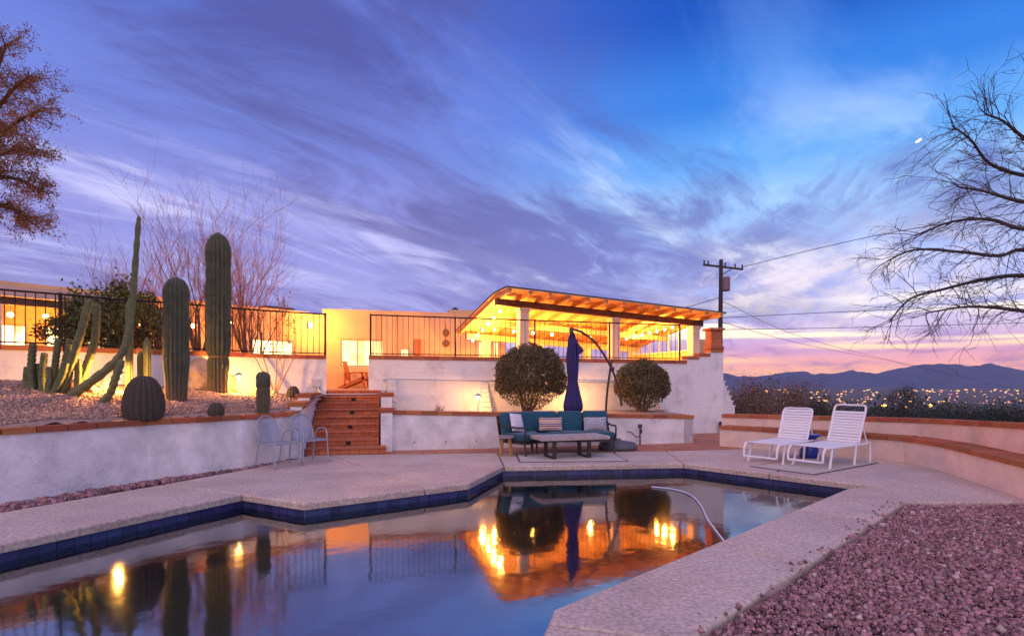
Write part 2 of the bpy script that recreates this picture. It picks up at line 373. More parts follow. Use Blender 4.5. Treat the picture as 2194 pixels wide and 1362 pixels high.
plaster = mat('pool_plaster', (.26, .50, .70), .8, var=.1, vscale=2)

def cork():                                  # old saguaros are brown and corky near the foot
    N, L, b = nodes(cactus_green); src = b.inputs['Base Color'].links[0].from_socket; tc = N.new('ShaderNodeTexCoord'); sx = N.new('ShaderNodeSeparateXYZ'); L.new(tc.outputs['Object'], sx.inputs[0])
    nz_ = N.new('ShaderNodeTexNoise'); nz_.inputs['Scale'].default_value = 9; nz_.inputs['Detail'].default_value = 5; L.new(tc.outputs['Object'], nz_.inputs['Vector'])
    ma = N.new('ShaderNodeMath'); ma.operation = 'MULTIPLY_ADD'; ma.inputs[1].default_value = -1.0; L.new(nz_.outputs['Fac'], ma.inputs[0]); L.new(sx.outputs[2], ma.inputs[2])
    mr = N.new('ShaderNodeMapRange'); mr.inputs['From Min'].default_value = -.5; mr.inputs['From Max'].default_value = .05; mr.inputs['To Min'].default_value = .9; mr.inputs['To Max'].default_value = 0; L.new(ma.outputs[0], mr.inputs['Value'])
    mx = N.new('ShaderNodeMix'); mx.data_type = 'RGBA'; L.new(mr.outputs[0], mx.inputs[0]); L.new(src, mx.inputs[6]); mx.inputs[7].default_value = (.17, .115, .07, 1); L.new(mx.outputs[2], b.inputs['Base Color'])
cork()
# ------------------------------------------------------------------ ground, hills, sky objects
def smooth01(t): t = max(0., min(1., t)); return t * t * (3 - 2 * t)
def terrain_z(x, y):
    r = math.hypot(x - 1, y - 12)
    return -2.3 - 56 * smooth01((r - 34) / 520) + (mnoise.noise((x * .02, y * .02, 1)) * 1.2 if r > 45 else 0)
def make_ground():
    bm = MB(); rs = [0, 12, 22, 30, 40, 55, 75, 100, 140, 200, 280, 400, 560, 800, 1200, 2000, 3500, 6000, 9000, 13000, 18000]
    n = 72; vs = [(1, 12, -2.3)]; fs = []
    for r in rs[1:]:
        for k in range(n):
            a = 2 * math.pi * k / n; x = 1 + r * math.cos(a); y = 12 + r * math.sin(a); vs.append((x, y, terrain_z(x, y)))
    for k in range(n): fs.append((0, 1 + k, 1 + (k + 1) % n))
    for i in range(len(rs) - 2):
        for k in range(n): fs.append((1 + i * n + k, 1 + (i + 1) * n + k, 1 + (i + 1) * n + (k + 1) % n, 1 + i * n + (k + 1) % n))
    bm.add(vs, fs).build('ground', mat('desert_soil', (.13, .095, .075), .95, var=.5, vscale=.05), smooth=True, kind='structure')
make_ground()
def make_hills():
    prof = [(-900, 822), (300, 818), (1200, 812), (1500, 804), (1560, 803), (1620, 806), (1675, 799), (1700, 798), (1729, 797), (1746, 804), (1780, 800), (1816, 793), (1870, 799), (1930, 790), (1984, 780), (2022, 778), (2080, 784), (2129, 778), (2194, 791), (2300, 782), (2500, 774), (2800, 790), (3400, 800)]
    xs = [p[0] for p in prof]; ys = [p[1] for p in prof]
    nx = 420; rows = [(6200, 0), (6900, .10), (7500, .32), (8100, .62), (8600, .86), (9000, 1.0), (9500, .75), (10500, .2), (11500, 0)]
    vs = []; fs = []
    for j, (d, w) in enumerate(rows):
        for i in range(nx):
            px = -400 + 3200 * i / (nx - 1); u = (px - 1097) / 1200
            top = (820 - np.interp(px, xs, ys)) / 1200 * 9000 + 60 + 34 * mnoise.fractal((px * .03, 7.7, 0), 1.0, 2.0, 5)
            nz = mnoise.fractal((px * .012, j * .8, 3.1), 1.0, 2.0, 5)
            h = top * max(0, w * (1 + (nz * .35 if 0 < w < 1 else nz * .05)))
            vs.append((u * d + nz * 60, d, -59 + h))
    for j in range(len(rows) - 1):
        for i in range(nx - 1): fs.append((j * nx + i, j * nx + i + 1, (j + 1) * nx + i + 1, (j + 1) * nx + i))
    MB().add(vs, fs).build('hills', mat('hill_rock', (.085, .08, .12), .95, var=.4, vscale=.002), smooth=True, kind='structure')
make_hills()
def make_moon():
    mb = MB(); c = P(1968, 301, 9500); n = 14; vs = []
    # crescent: lens between two arcs, with thickness
    ax = Vector((.82, 0, .57)); up = Vector((-.57, 0, .82)); rr = 60
    out = []; inn = []
    for k in range(n + 1):
        a = math.pi * k / n
        out.append(c + ax * (math.cos(a) * rr) - up * (math.sin(a) * 20)); inn.append(c + ax * (math.cos(a) * rr) + up * (math.sin(a) * 10))
    for q in out + inn: vs.append(q - Vector((0, 6, 0)))
    for q in out + inn: vs.append(q + Vector((0, 6, 0)))
    m = n + 1; fs = []
    for k in range(n):
        fs += [(k, k + 1, m + k + 1, m + k), (2 * m + k, 3 * m + k, 3 * m + k + 1, 2 * m + k + 1), (k, 2 * m + k, 2 * m + k + 1, k + 1), (m + k, m + k + 1, 3 * m + k + 1, 3 * m + k)]
    mb.add(vs, fs).build('moon', mat('moon_glow', (1, 1, 1), .9, emit=(1, .95, .85), estr=2.0), label='small bright slanting crescent moon high in the blue sky', cat='moon')
make_moon()

# ------------------------------------------------------------------ pool
POOL = [(-5.9, 2.9), (-4.77, 5.22), (-3.64, 7.56), (-2.60, 6.98), (-.64, 8.37), (-.14, 10.1), (3.21, 10.46), (5.32, 8.1), (4.79, 8.0), (.27, 3.73), (-.35, 1.4), (-5.2, 1.4)]
WATER = -.185
def inset(poly, d):
    n = len(poly); out = []
    for i in range(n):
        a, b, c = Vector(poly[i - 1]), Vector(poly[i]), Vector(poly[(i + 1) % n])
        t1 = (b - a).normalized(); t2 = (c - b).normalized()
        n1 = Vector((t1.y, -t1.x)); n2 = Vector((t2.y, -t2.x)); k = n1 + n2
        k = k / max(.35, k.dot(n1)); out.append(b + k * d)
    return out
def hole_sheet(outer, hole, z):
    bm = bmesh.new(); es = []
    for poly in (outer, hole):
        vs = [bm.verts.new((p[0], p[1], z)) for p in poly]
        es += [bm.edges.new((vs[i], vs[(i + 1) % len(vs)])) for i in range(len(vs))]
    bmesh.ops.triangle_fill(bm, use_beauty=True, use_dissolve=False, edges=es)
    for f in bm.faces:
        f.normal_update()
        if f.normal.z < 0: f.normal_flip()
    bm.verts.index_update(); mb = MB().add([v.co.copy() for v in bm.verts], [[v.index for v in f.verts] for f in bm.faces]); bm.free(); return mb
SHELL = inset(POOL, -.05)                # pool wall stands just behind the coping's edge (outline runs clockwise)
hole_sheet([(-13, -5), (11, -5), (11, 19.5), (-13, 19.5)], inset(POOL, -.06), -.075).build('patio_base', gravel_under, kind='structure')
mb = MB(); n = len(SHELL)
vs = [(p[0], p[1], -.076) for p in SHELL] + [(p[0], p[1], -1.6) for p in SHELL]
fs = [(i, (i + 1) % n, n + (i + 1) % n, n + i) for i in range(n)] + [tuple(range(n, 2 * n))]
pool = mb.add(vs, fs).build('pool_basin', plaster, kind='structure')
def tile_mat():
    m = mat('glazed_blue_tile', (.045, .05, .17), .3, var=.6, vscale=22, objrand=.35); return m
tile_me = unit_mesh('tile', (1, .012, 1), tile_mat(), .004)
for i in range(n):
    a, b = Vector(SHELL[i]), Vector(SHELL[(i + 1) % n]); L_ = (b - a).length
    if i in (8, 9, 10, 11, 7) : continue
    k = max(1, round(L_ / .152)); w = L_ / k; t = (b - a).normalized(); nn = Vector((-t.y, t.x))
    inw = Vector((t.y, -t.x))
    for j in range(k):
        c = a + t * (w * (j + .5)) + inw * .007
        piece('tile', tile_me, pool, v3(c, -.165), math.atan2(t.y, t.x), (w - .006, 1, .15))
def water_mat():
    m = bpy.data.materials.new('pool_water'); m.use_nodes = True; N = m.node_tree.nodes; L = m.node_tree.links; N.clear()
    out = N.new('ShaderNodeOutputMaterial'); mx = N.new('ShaderNodeMixShader'); tr = N.new('ShaderNodeBsdfTransparent'); gl = N.new('ShaderNodeBsdfGlossy'); fr = N.new('ShaderNodeFresnel')
    tr.inputs[0].default_value = (.42, .78, .95, 1); gl.inputs['Roughness'].default_value = .06; gl.inputs['Color'].default_value = (.98, .99, 1, 1)
    fr.inputs['IOR'].default_value = 5.5
    tc = N.new('ShaderNodeTexCoord'); n = N.new('ShaderNodeTexNoise'); n.inputs['Scale'].default_value = 5.5; n.inputs['Detail'].default_value = 3; L.new(tc.outputs['Object'], n.inputs['Vector'])
    n2 = N.new('ShaderNodeTexNoise'); n2.inputs['Scale'].default_value = 1.2; n2.inputs['Detail'].default_value = 2; L.new(tc.outputs['Object'], n2.inputs['Vector'])
    ad = N.new('ShaderNodeMath'); ad.operation = 'MULTIPLY_ADD'; ad.inputs[1].default_value = 2.0; L.new(n2.outputs['Fac'], ad.inputs[0]); L.new(n.outputs['Fac'], ad.inputs[2])
    bp = N.new('ShaderNodeBump'); bp.inputs['Strength'].default_value = .04; bp.inputs['Distance'].default_value = .03; L.new(ad.outputs[0], bp.inputs['Height'])
    L.new(bp.outputs[0], gl.inputs['Normal']); L.new(fr.outputs[0], mx.inputs[0]); L.new(tr.outputs[0], mx.inputs[1]); L.new(gl.outputs[0], mx.inputs[2]); L.new(mx.outputs[0], out.inputs[0])
    return m
wp = inset(POOL, -.045)
MB().add([(p[0], p[1], WATER) for p in wp], [tuple(range(len(wp)))[::-1]]).build('pool_water', water_mat(), kind='structure')

# deck slabs around it, each its own cast panel
j1, j3 = (-1.23, 7.95), (-3.80, 11.70)
panels = [
    [(-5.9, 2.9), (-4.77, 5.22), (-3.64, 7.56), (-5.18, 8.30), (-5.95, 6.47), (-7.9, 2.0), (-6.4, 2.0)],
    [(-3.64, 7.56), (-2.60, 6.98), j1, j3, (-4.22, 11.62), (-4.56, 9.88), (-5.18, 8.30)],
    [j1, (-.64, 8.37), (-.14, 10.1), (-.30, 12.02), j3],
    [(-.14, 10.1), (3.21, 10.46), (3.4, 12.35), (-.30, 12.02)],
    [(3.21, 10.46), (4.26, 9.285), (6.62, 11.62), (5.45, 12.80), (3.4, 12.35)],
    [(4.26, 9.285), (5.32, 8.1), (6.98, 8.35), (7.36, 9.6), (7.42, 10.6), (6.62, 11.62)],
    [(5.32, 8.1), (4.79, 8.0), (4.1, 7.35), (4.96, 7.06), (6.60, 7.06), (6.98, 8.35)],
    [(4.1, 7.35), (3.42, 6.70), (3.98, 6.10), (4.96, 7.06)],
    [(3.42, 6.70), (1.99, 5.35), (2.38, 4.56), (3.98, 6.10)],
    [(1.99, 5.35), (.27, 3.73), (.215, 3.5), (1.02, 3.25), (2.38, 4.56)],
    [(.215, 3.5), (-.35, 1.4), (.55, 1.2), (1.02, 3.25)],
]
deck = empty('pool_deck', (0, 0, 0), None, None); setp(deck, kind='structure')
def shrink(poly, g):
    A = sum(poly[i - 1][0] * poly[i][1] - poly[i][0] * poly[i - 1][1] for i in range(len(poly)))
    return inset(poly, g if A < 0 else -g)
for pl in panels: MB().prism(shrink(pl, .011), -.09, 0.0, bev=.024).build('deck_panel', deckm, deck)
# brick-tiled patio between deck and planter
pat = [(-4.24, 11.64), (-3.80, 11.72), (-.30, 12.04), (3.4, 12.37), (5.45, 12.82), (6.63, 11.64), (8.2, 12.5), (7.6, 17.6), (-2.6, 15.2), (-4.6, 14.6)]
MB().prism(pat, -.085, -.004).build('brick_patio', patiom, kind='structure')

# ------------------------------------------------------------------ gravel
def stones(name, n, sampler, size, m, kind='stuff', parent=None):
    base = np.array([(-1, -1, -1), (1, -1, -1), (1, 1, -1), (-1, 1, -1), (-.8, -.8, 1), (.8, -.8, 1), (.8, .8, 1), (-.8, .8, 1)], float) * .5
    quads = np.array([(0, 3, 2, 1), (4, 5, 6, 7), (0, 1, 5, 4), (1, 2, 6, 5), (2, 3, 7, 6), (3, 0, 4, 7)])
    pts = np.array([sampler() for _ in range(n)])
    sz = size * (0.5 + 1.5 * nrng.random((n, 1, 1)) ** 3)
    v = base[None] * (1 + .5 * (nrng.random((n, 8, 3)) - .5)) * sz * (0.7 + .6 * nrng.random((n, 1, 3)))
    q = nrng.normal(size=(n, 4)); q /= np.linalg.norm(q, axis=1, keepdims=True)
    w, x, y, z = q.T
    Rm = np.stack([1 - 2 * (y * y + z * z), 2 * (x * y - z * w), 2 * (x * z + y * w), 2 * (x * y + z * w), 1 - 2 * (x * x + z * z), 2 * (y * z - x * w), 2 * (x * z - y * w), 2 * (y * z + x * w), 1 - 2 * (x * x + y * y)], 1).reshape(n, 3, 3)
    v = np.einsum('nij,nkj->nki', Rm, v) + pts[:, None, :]
    f = (quads[None] + 8 * np.arange(n)[:, None, None]).reshape(-1, 4)
    me = bpy.data.meshes.new(name); v = v.reshape(-1, 3)
    me.vertices.add(len(v)); me.vertices.foreach_set('co', v.ravel())
    me.loops.add(f.size); me.loops.foreach_set('vertex_index', f.ravel())
    me.polygons.add(len(f)); me.polygons.foreach_set('loop_start', np.arange(len(f)) * 4)
    me.update(calc_edges=True); me.validate(); me.materials.append(m)
    o = bpy.data.objects.new(name, me); C.objects.link(o); o['kind'] = kind
    if parent: o.parent = parent
    return o
GRAV = [(1.03, 3.22), (4.97, 7.03), (6.5, 7.03), (6.2, 5.2), (5.9, 3.0), (5.6, -1.5), (.2, -1.5), (.56, 1.2)]
def inpoly(p, poly):
    c = False
    for i in range(len(poly)):
        a, b = poly[i - 1], poly[i]
        if (a[1] > p[1]) != (b[1] > p[1]) and p[0] < (b[0] - a[0]) * (p[1] - a[1]) / (b[1] - a[1]) + a[0]: c = not c
    return c
def g_s():
    while True:
        y = .9 + 6.15 * rng.random() ** 1.05; x = .5 + 6.1 * rng.random()
        if inpoly((x, y), GRAV):
            return (x, y, -.045 + .02 * mnoise.noise((x * 1.5, y * 1.5, 0)) + .012 * rng.random())
stones('gravel', 76000, g_s, .0165, stone)
WALLB = [(-9.6, 2.0), (-7.55, 5.0), (-6.38, 6.98), (-5.62, 8.62), (-4.74, 9.85), (-4.25, 11.15)]
def spill_s():
    t = rng.random(); a, b = Vector((.9, 2.9)), Vector((4.9, 6.95)); p = a.lerp(b, t); n_ = Vector((-(b - a).y, (b - a).x)).normalized(); q = p + n_ * (.06 + abs(rng.gauss(0, .10))); return (q.x, q.y, .008)
stones('spilled_gravel', 90, spill_s, .017, stone)
stones('pale_gravel', 2600, lambda: tuple(np.array(g_s()) + np.array((0, 0, .006))), .020, mat('pale_rock', (.46, .33, .31), .85, island=.4))
def strip_s():
    while True:
        i = rng.randrange(1, len(WALLB) - 1); a, b = Vector(WALLB[i]), Vector(WALLB[i + 1]); t = rng.random(); p = a.lerp(b, t)
        w = .55 * max(0, 1 - smooth01((p.y - 5.5) / 4.6)) + .04
        nrm = Vector(((b - a).y, -(b - a).x)).normalized(); q = p + nrm * (rng.random() * w)
        return (q.x, q.y, -.05 + .02 * rng.random())
stones('wall_foot_gravel', 3500, strip_s, .04, stone)

# ------------------------------------------------------------------ walls with brick caps
cap_me = unit_mesh('cap_brick', (1, 1, 1), brick, .03)
def wall_poly(pts, th, side=1):
    pts = [Vector(p) for p in pts]; off = []
    for i in range(len(pts)):
        t = (pts[min(i + 1, len(pts) - 1)] - pts[max(i - 1, 0)]).normalized(); off.append(pts[i] + Vector((-t.y, t.x)) * th * side)
    return pts, off
def wall(name, pts, z0, z1, th, m, label, cat='wall', cap=True, cap_h=.085, over=.03, brick_len=.36, zs=None, side=1, thing=None):
    """wall along plan points (visible face on the points), its top may change height along zs; brick caps are laid one by one"""
    A, B = wall_poly(pts, th, side); zs = zs or [z1] * len(pts); n = len(A); vs = []; fs = []
    for i in range(n): vs += [v3(A[i], z0), v3(B[i], z0), v3(B[i], zs[i]), v3(A[i], zs[i])]
    for i in range(n - 1):
        for k in range(4):
            fs.append((i * 4 + k, i * 4 + (k + 1) % 4, (i + 1) * 4 + (k + 1) % 4, (i + 1) * 4 + k))
    fs += [(0, 1, 2, 3), ((n - 1) * 4 + 3, (n - 1) * 4 + 2, (n - 1) * 4 + 1, (n - 1) * 4)]
    c = A[0].lerp(A[-1], .5)
    root = thing or empty(name, (c.x, c.y, z0), label, cat)
    mbx = MB().add(vs, fs)
    me = mbx.build('wall_body', m, root)
    bmx = bmesh.new(); bmx.from_mesh(me.data); bmesh.ops.recalc_face_normals(bmx, faces=bmx.faces); bmx.to_mesh(me.data); bmx.free()
    if cap:
        for i in range(n - 1):
            a = A[i].lerp(B[i], .5); b = A[i + 1].lerp(B[i + 1], .5); L_ = (b - a).length; k = max(1, round(L_ / brick_len)); t = (b - a).normalized()
            sl = math.atan2(zs[i + 1] - zs[i], L_)
            for j in range(k):
                f = (j + .5) / k; p = a.lerp(b, f); z = zs[i] + (zs[i + 1] - zs[i]) * f
                piece('brick', cap_me, root, (p.x, p.y, z + cap_h / 2 + .002 + rng.uniform(-.003, .003)), math.atan2(t.y, t.x) + rng.uniform(-.008, .008), (L_ / k - .008, th + 2 * over, cap_h), ry=-sl)
    return root
wall('planter_wall', WALLB, -.3, .85, .28, stucco, 'long low white stucco wall with brick cap in front of the cactus bed')
# planter on the right, in front of the block wall
PF0 = Vector((-2.72, 12.42)); PF1 = PF0 + E1 * 7.45
rp = wall('planter_wall', [PF0, PF1], -.1, .78, .26, stucco, 'low lavender-white planter wall with red brick cap behind the teal sofa', zs=[.80, .60])
wall('planter_wall', [PF1 - E2 * .0 - E1 * .0, PF1 + E2 * 2.45], -.1, .60, .26, stucco, '', thing=rp, zs=[.597, .62])
for i in range(4):
    c = PF0 + E1 * (.55 + .70 * i) - E2 * .004; MB().lathe([(.014, 0), (.014, .006)], (0, 0, 0), 8).v
    wh = MB().box((c.x, c.y, .17), (.025, .012, .025), R(12.7)); wh.build('weep_hole', black_metal, rp)
MB().prism([PF0 + E2 * .24, PF1 + E2 * .24 - E1 * .2, PF1 + E2 * 2.4 - E1 * .2, PF0 + E2 * 2.2], .1, .72).build('planter_soil', tan_under, kind='structure')
# tall block wall
MW0 = Vector((-3.74, 14.6)); MW = lambda s: MW0 + E1 * s
CAPZ = 2.10
tall = wall('terrace_wall', [MW(0), MW(9.15)], -.1, CAPZ, .3, block, 'tall painted block terrace wall with brick cap behind the sofa', zs=[2.12, 2.07], cap_h=.10)
for k, (s0, s1, zt) in enumerate([(9.152, 9.55, 2.20), (9.552, 9.92, 2.29), (9.922, 10.36, 2.42)]):
    wall('terrace_wall', [MW(s0), MW(s1)], -.1, zt, .3, block, '', thing=tall, cap_h=.10)
c = MW(10.13) + E2 * .15
pier = MB().box((c.x, c.y, 2.80), (.36, .34, .54), R(12.7), bev=.01).box((c.x, c.y, 3.115), (.48, .46, .07), R(12.7), bev=.01).box((c.x, c.y, 2.555), (.46, .44, .06), R(12.7), bev=.01)
pier.build('brick_pier', stair_brick, tall)
# stepped buttress strips standing proud of the wall
def buttress(s, zt, label):
    root = empty('buttress', (*(MW(s) - E2 * .1), .72), label, 'buttress')
    n = 6
    for k in range(n):
        w = .17 + .035 * (n - 1 - k) * (.5 if s < 2 else 1); dp = .10 + .03 * (n - 1 - k); h = (zt - .72) / n
        c = MW(s) - E2 * (dp / 2 + .002); MB().box((c.x, c.y, .72 + h * (k + .5)), (w, dp, h - .008), R(12.7), bev=.012).build('block', block, root)
buttress(.62, 1.56, 'stack of white blocks against the wall beside the stairs')
buttress(3.05, 1.50, 'stepped white block buttress between path light and round shrub')
buttress(8.3, 1.15, 'low stepped block buttress by the far round shrub')
# stepped white garden wall descending beyond the corner
root = empty('stepped_wall', (6.9, 17.4, -.1), 'white stepped block wall descending beyond the terrace corner', 'wall')
for k in range(6):
    c = MW(10.36) + E1 * (.07 + .15 * k) + E2 * (.3 + .12 * k); zt = 1.52 - .155 * k
    MB().box((c.x, c.y, zt / 2 - .1), (.15, .34, zt + .2), R(12.7), bev=.01).build('block', block, root)
    MB().box((c.x, c.y, zt + .025), (.17, .40, .045), R(12.7), bev=.01).build('cap', stucco, root)
# curved upper wall over the cactus bed
UL = [(-12.6, 7.2), (-10.9, 8.7), (-9.23, 10.1), (-8.55, 10.68), (-8.0, 11.3), (-7.24, 11.95), (-6.45, 12.76), (-5.98, 13.3), (-5.46, 13.72), (-4.69, 14.15)]
wall('terrace_wall', UL, 0, 2.10, .28, block, 'curved white block terrace wall behind the cacti', cap_h=.095)
wl = MB().box((-4.72, 14.42, 1.06), (.06, .35, 2.1)); 
# parapet at the right with its seat ledge
LEDGE = [(4.95, 13.35), (5.9, 12.35), (6.9, 11.35), (7.42, 10.6), (7.36, 9.6), (6.62, 7.2), (6.0, 5.2), (5.3, 3.0)]
wall('seat_ledge', LEDGE[::-1], -.1, .40, .42, stucco_warm, 'low peach seat ledge with brick top curving behind the lounge chairs', cat='ledge', side=-1, cap_h=.08)
PAR = [(5.15, 13.75), (6.2, 12.75), (7.25, 11.7), (7.84, 10.75), (7.78, 9.5), (7.05, 7.1), (6.43, 5.1), (5.7, 2.9)]
wall('parapet', PAR[::-1], -.3, .75, .24, stucco_warm, 'peach stucco parapet with brick cap overlooking the city lights', cat='wall', side=-1, zs=[.95, .92, .88, .78, .74, .71, .68, .66], cap_h=.08)

# ------------------------------------------------------------------ stairs
ST = Vector((-3.5, 11.72)); RIS = .146; TR = .335
stairs = empty('stairs', (ST.x, ST.y, 0), 'red brick stairs rising to the lit entry', 'stairs')
for k in range(9):
    d0 = TR * k; w = 1.62 if k == 0 else 1.46; dep = 3.0 - d0
    if k == 8: w = 1.5
    c = ST + E2 * (d0 + dep / 2) + E1 * (.03 if k == 0 else -.04)
    stp = MB().box((c.x, c.y, RIS * (k + .5) - .02), (w, dep, RIS - .042), R(12.7)).build('step', stair_brick, stairs)
    c = ST + E2 * (d0 + .15) + E1 * (.03 if k == 0 else -.04)
    MB().box((c.x, c.y, RIS * (k + 1) - .02), (w, .36, .042), R(12.7), bev=.012).build('nosing', stair_brick, stp)
    if k in (1, 3, 5, 7):
        c = ST + E2 * (d0 - .004) + E1 * .05; MB().box((c.x, c.y, RIS * (k + .45)), (.10, .02, .07), R(12.7)).build('step_light', black_metal, stp)
def pier_wall(sx, d0, d1, zt, w, label):
    a = ST + E2 * d0 + E1 * sx; b = ST + E2 * d1 + E1 * sx
    return wall('stair_wall', [a, b], -.1, zt, w, stucco, label, cap_h=.09, over=.05, brick_len=.3, side=1)
pier_wall(-.80, -.35, .75, 1.02, .22, 'short white stair wall with brick cap beside the silver chairs')
pier_wall(-.80, .76, 2.5, 1.17, .24, 'upper white stair wall with brick cap on the cactus side')
pier_wall(.98, .35, 1.15, .84, .25, 'narrow white stair pier with brick cap at the planter end')
pier_wall(.98, 1.16, 2.6, 1.17, .25, 'upper white stair pier below the entry')

# ------------------------------------------------------------------ cactus bed
def seg_d(p, pts):
    best = 1e9
    for i in range(len(pts) - 1):
        a, b = Vector(pts[i]), Vector(pts[i + 1]); t = max(0, min(1, (p - a).dot(b - a) / (b - a).length_squared)); best = min(best, (p - a.lerp(b, t)).length)
    return best
def bed_z(x, y):
    p = Vector((x, y)); df = seg_d(p, WALLB); du = seg_d(p, UL); t = df / (df + du + 1e-6)
    top = 1.55 - .33 * smooth01((y - 10) / 4)
    return .90 + (top - .90) * (t ** .85) + .05 * mnoise.noise((x * 1.1, y * 1.1, 4))
BED = WALLB + [(-4.6, 13.2), (-4.75, 14.3)] + UL[::-1]
def bed_mesh():
    mbx = MB(); xs = np.linspace(-12.8, -4.2, 60); ys = np.linspace(2, 14.4, 80); idx = {}
    for i, x in enumerate(xs):
        for j, y in enumerate(ys):
            idx[i, j] = len(mbx.v); mbx.v.append((x, y, bed_z(x, y)))
    poly = [tuple(p) for p in BED]
    for i in range(59):
        for j in range(79):
            c = ((xs[i] + xs[i + 1]) / 2, (ys[j] + ys[j + 1]) / 2)
            inside = inpoly(c, poly)
            near = min(seg_d(Vector(c), UL), seg_d(Vector(c), [(-4.25, 11.15), (-4.6, 13.2), (-4.75, 14.3)]))
            onwall = seg_d(Vector(c), WALLB)
            if (inside and onwall > .08) or (near < .12): mbx.f.append((idx[i, j], idx[i + 1, j], idx[i + 1, j + 1], idx[i, j + 1]))
    return mbx
bed_mesh().build('gravel_bed', tan_under, smooth=True, kind='structure')
def bed_s():
    poly = [tuple(p) for p in BED]
    while True:
        x = rng.uniform(-11, -4.3); y = rng.uniform(5, 14.2)
        if inpoly((x, y), poly) and seg_d(Vector((x, y)), WALLB) > .27: return (x, y, bed_z(x, y) + .008)
stones('bed_gravel', 48000, bed_s, .021, tan_gravel)

def saguaro(px, base_y, top_y, width, d, label, waist=None):
    b = P(px, base_y, d); z0 = bed_z(b.x, b.y) - .05; zt = P(px, top_y, d).z; h = zt - z0; r = width / 2
    root = empty('saguaro_cactus', (b.x, b.y, z0), label, 'cactus', 'columnar cacti in the gravel bed')
    n = 34; prof = []
    for i in range(n + 1):
        t = i / n
        rr = r * (.80 + .20 * smooth01(t / .35))
        if waist: rr *= 1 - .17 * math.exp(-((t - waist) / .022) ** 2)
        if t > .86: rr *= math.sqrt(max(0, 1 - ((t - .86) / .14) ** 2)) * .99 + .01
        prof.append((rr * (1 + .035 * mnoise.noise((t * 9, px * .1, 0)) + .02 * math.sin(t * 23)), h * t))
    ribs = 17; N_ = ribs * 6
    mbx = MB(); mbx.lathe(prof, (b.x, b.y, z0), N_, .12, ribs); mbx.build('stem', cactus_green, root, smooth=True)
    sp = MB()
    for k in range(ribs):
        a = 2 * math.pi * k / ribs
        if math.sin(a) > .35: continue
        z = .12
        while z < h * .985:
            t = z / h; rr = np.interp(z, [q[1] for q in prof], [q[0] for q in prof]) * 1.12
            c = Vector((b.x + rr * math.cos(a), b.y + rr * math.sin(a), z0 + z))
            for q in range(3):
                dv = Vector((math.cos(a + rng.uniform(-.8, .8)), math.sin(a + rng.uniform(-.8, .8)), rng.uniform(-.6, .6))) * .035
                sd = Vector((-math.sin(a), math.cos(a), 0)) * .004
                sp.add([c - sd, c + sd, c + dv], [(0, 1, 2)])
            z += .045
    sp.build('spines', mat('cactus_spine', (.36, .30, .22), .8), root)['kind'] = 'stuff'
    if waist: MB().lathe([(r * .88, h * waist - .02), (r * .9, h * waist), (r * .88, h * waist + .02)], (b.x, b.y, z0), 40).build('scar_band', scar, root)
    return root
saguaro(468, 850, 497, .44, 12.0, 'tallest saguaro with a pinched scarred waist, below the lit house', waist=.235)
saguaro(378, 868, 592, .38, 10.2, 'thick medium saguaro left of the tallest one')
saguaro(564, 877, 795, .22, 10.4, 'short young saguaro with a narrowed head near the front of the bed', waist=.62)
def barrel(px, by, d, w, h, label, ribs=20):
    b = P(px, by, d); z0 = bed_z(b.x, b.y) - .03
    prof = [(max(.01, w / 2 * math.sin(math.pi * (.20 + .80 * i / 16)) ** .75), h * (1 - math.cos(math.pi * i / 16)) / 2) for i in range(17)]
    root = empty('barrel_cactus', (b.x, b.y, z0), label, 'cactus', 'barrel cacti in the gravel bed')
    MB().lathe(prof, (b.x, b.y, z0), ribs * 5, .07, ribs).build('stem', barrel_skin, root, smooth=True)
    sp = MB()
    for k in range(ribs):
        a = 2 * math.pi * k / ribs
        for i in range(1, 32):
            z = h * i / 32; rr = np.interp(z, [q[1] for q in prof], [q[0] for q in prof]) * 1.07; c = Vector((b.x + rr * math.cos(a), b.y + rr * math.sin(a), z0 + z))
            for q in range(3):
                dv = Vector((math.cos(a + rng.uniform(-.9, .9)), math.sin(a + rng.uniform(-.9, .9)), rng.uniform(-.5, .9))) * w * .085; sd = Vector((-math.sin(a), math.cos(a), 0)) * .003
                sp.add([c - sd, c + sd, c + dv], [(0, 1, 2)])
    sp.build('spines', mat('red_spine', (.26, .15, .12), .8), root)['kind'] = 'stuff'
barrel(308, 888, 8.7, .54, .70, 'large round barrel cactus close to the brick cap')
barrel(463, 885, 9.2, .24, .22, 'small barrel cactus at the foot of the tallest saguaro', 14)
barrel(628, 847, 12.6, .27, .30, 'small dark conical cactus against the white wall near the stairs', 14)
# clump of knobbly columnar cacti at the left
cb = P(140, 852, 9.6); cz = bed_z(cb.x, cb.y)
clump = empty('cereus_cactus', (cb.x, cb.y, cz - .05), 'sprawling clump of knobbly columnar cacti with one very tall arching stem', 'cactus')
def knob_stem(pts, r, taper=.15):
    pp = arc(pts, 46); m = len(pp); rr = []
    for i in range(m):
        t = i / (m - 1); q = r * (1 + .13 * math.sin(i * 2.1 + pts[0].x * 9)) * (1 - taper * t)
        if t > .94: q *= max(.15, math.sqrt(max(0, 1 - ((t - .94) / .06) ** 2)))
        rr.append(q)
    mbx = MB().tube(pp, rr, 15)
    n = 15
    for i in range(len(pp)):
        for k in range(n):
            if k % 3 == 0:
                vi = i * n + k; c = pp[i]; v = Vector(mbx.v[vi]); mbx.v[vi] = tuple(c + (v - c) * 1.22)
    mbx.build('stem', cactus_light, clump, smooth=True)
def cs(d, r, *pix, taper=.15): knob_stem([P(x, y, d) for x, y in pix], r, taper)
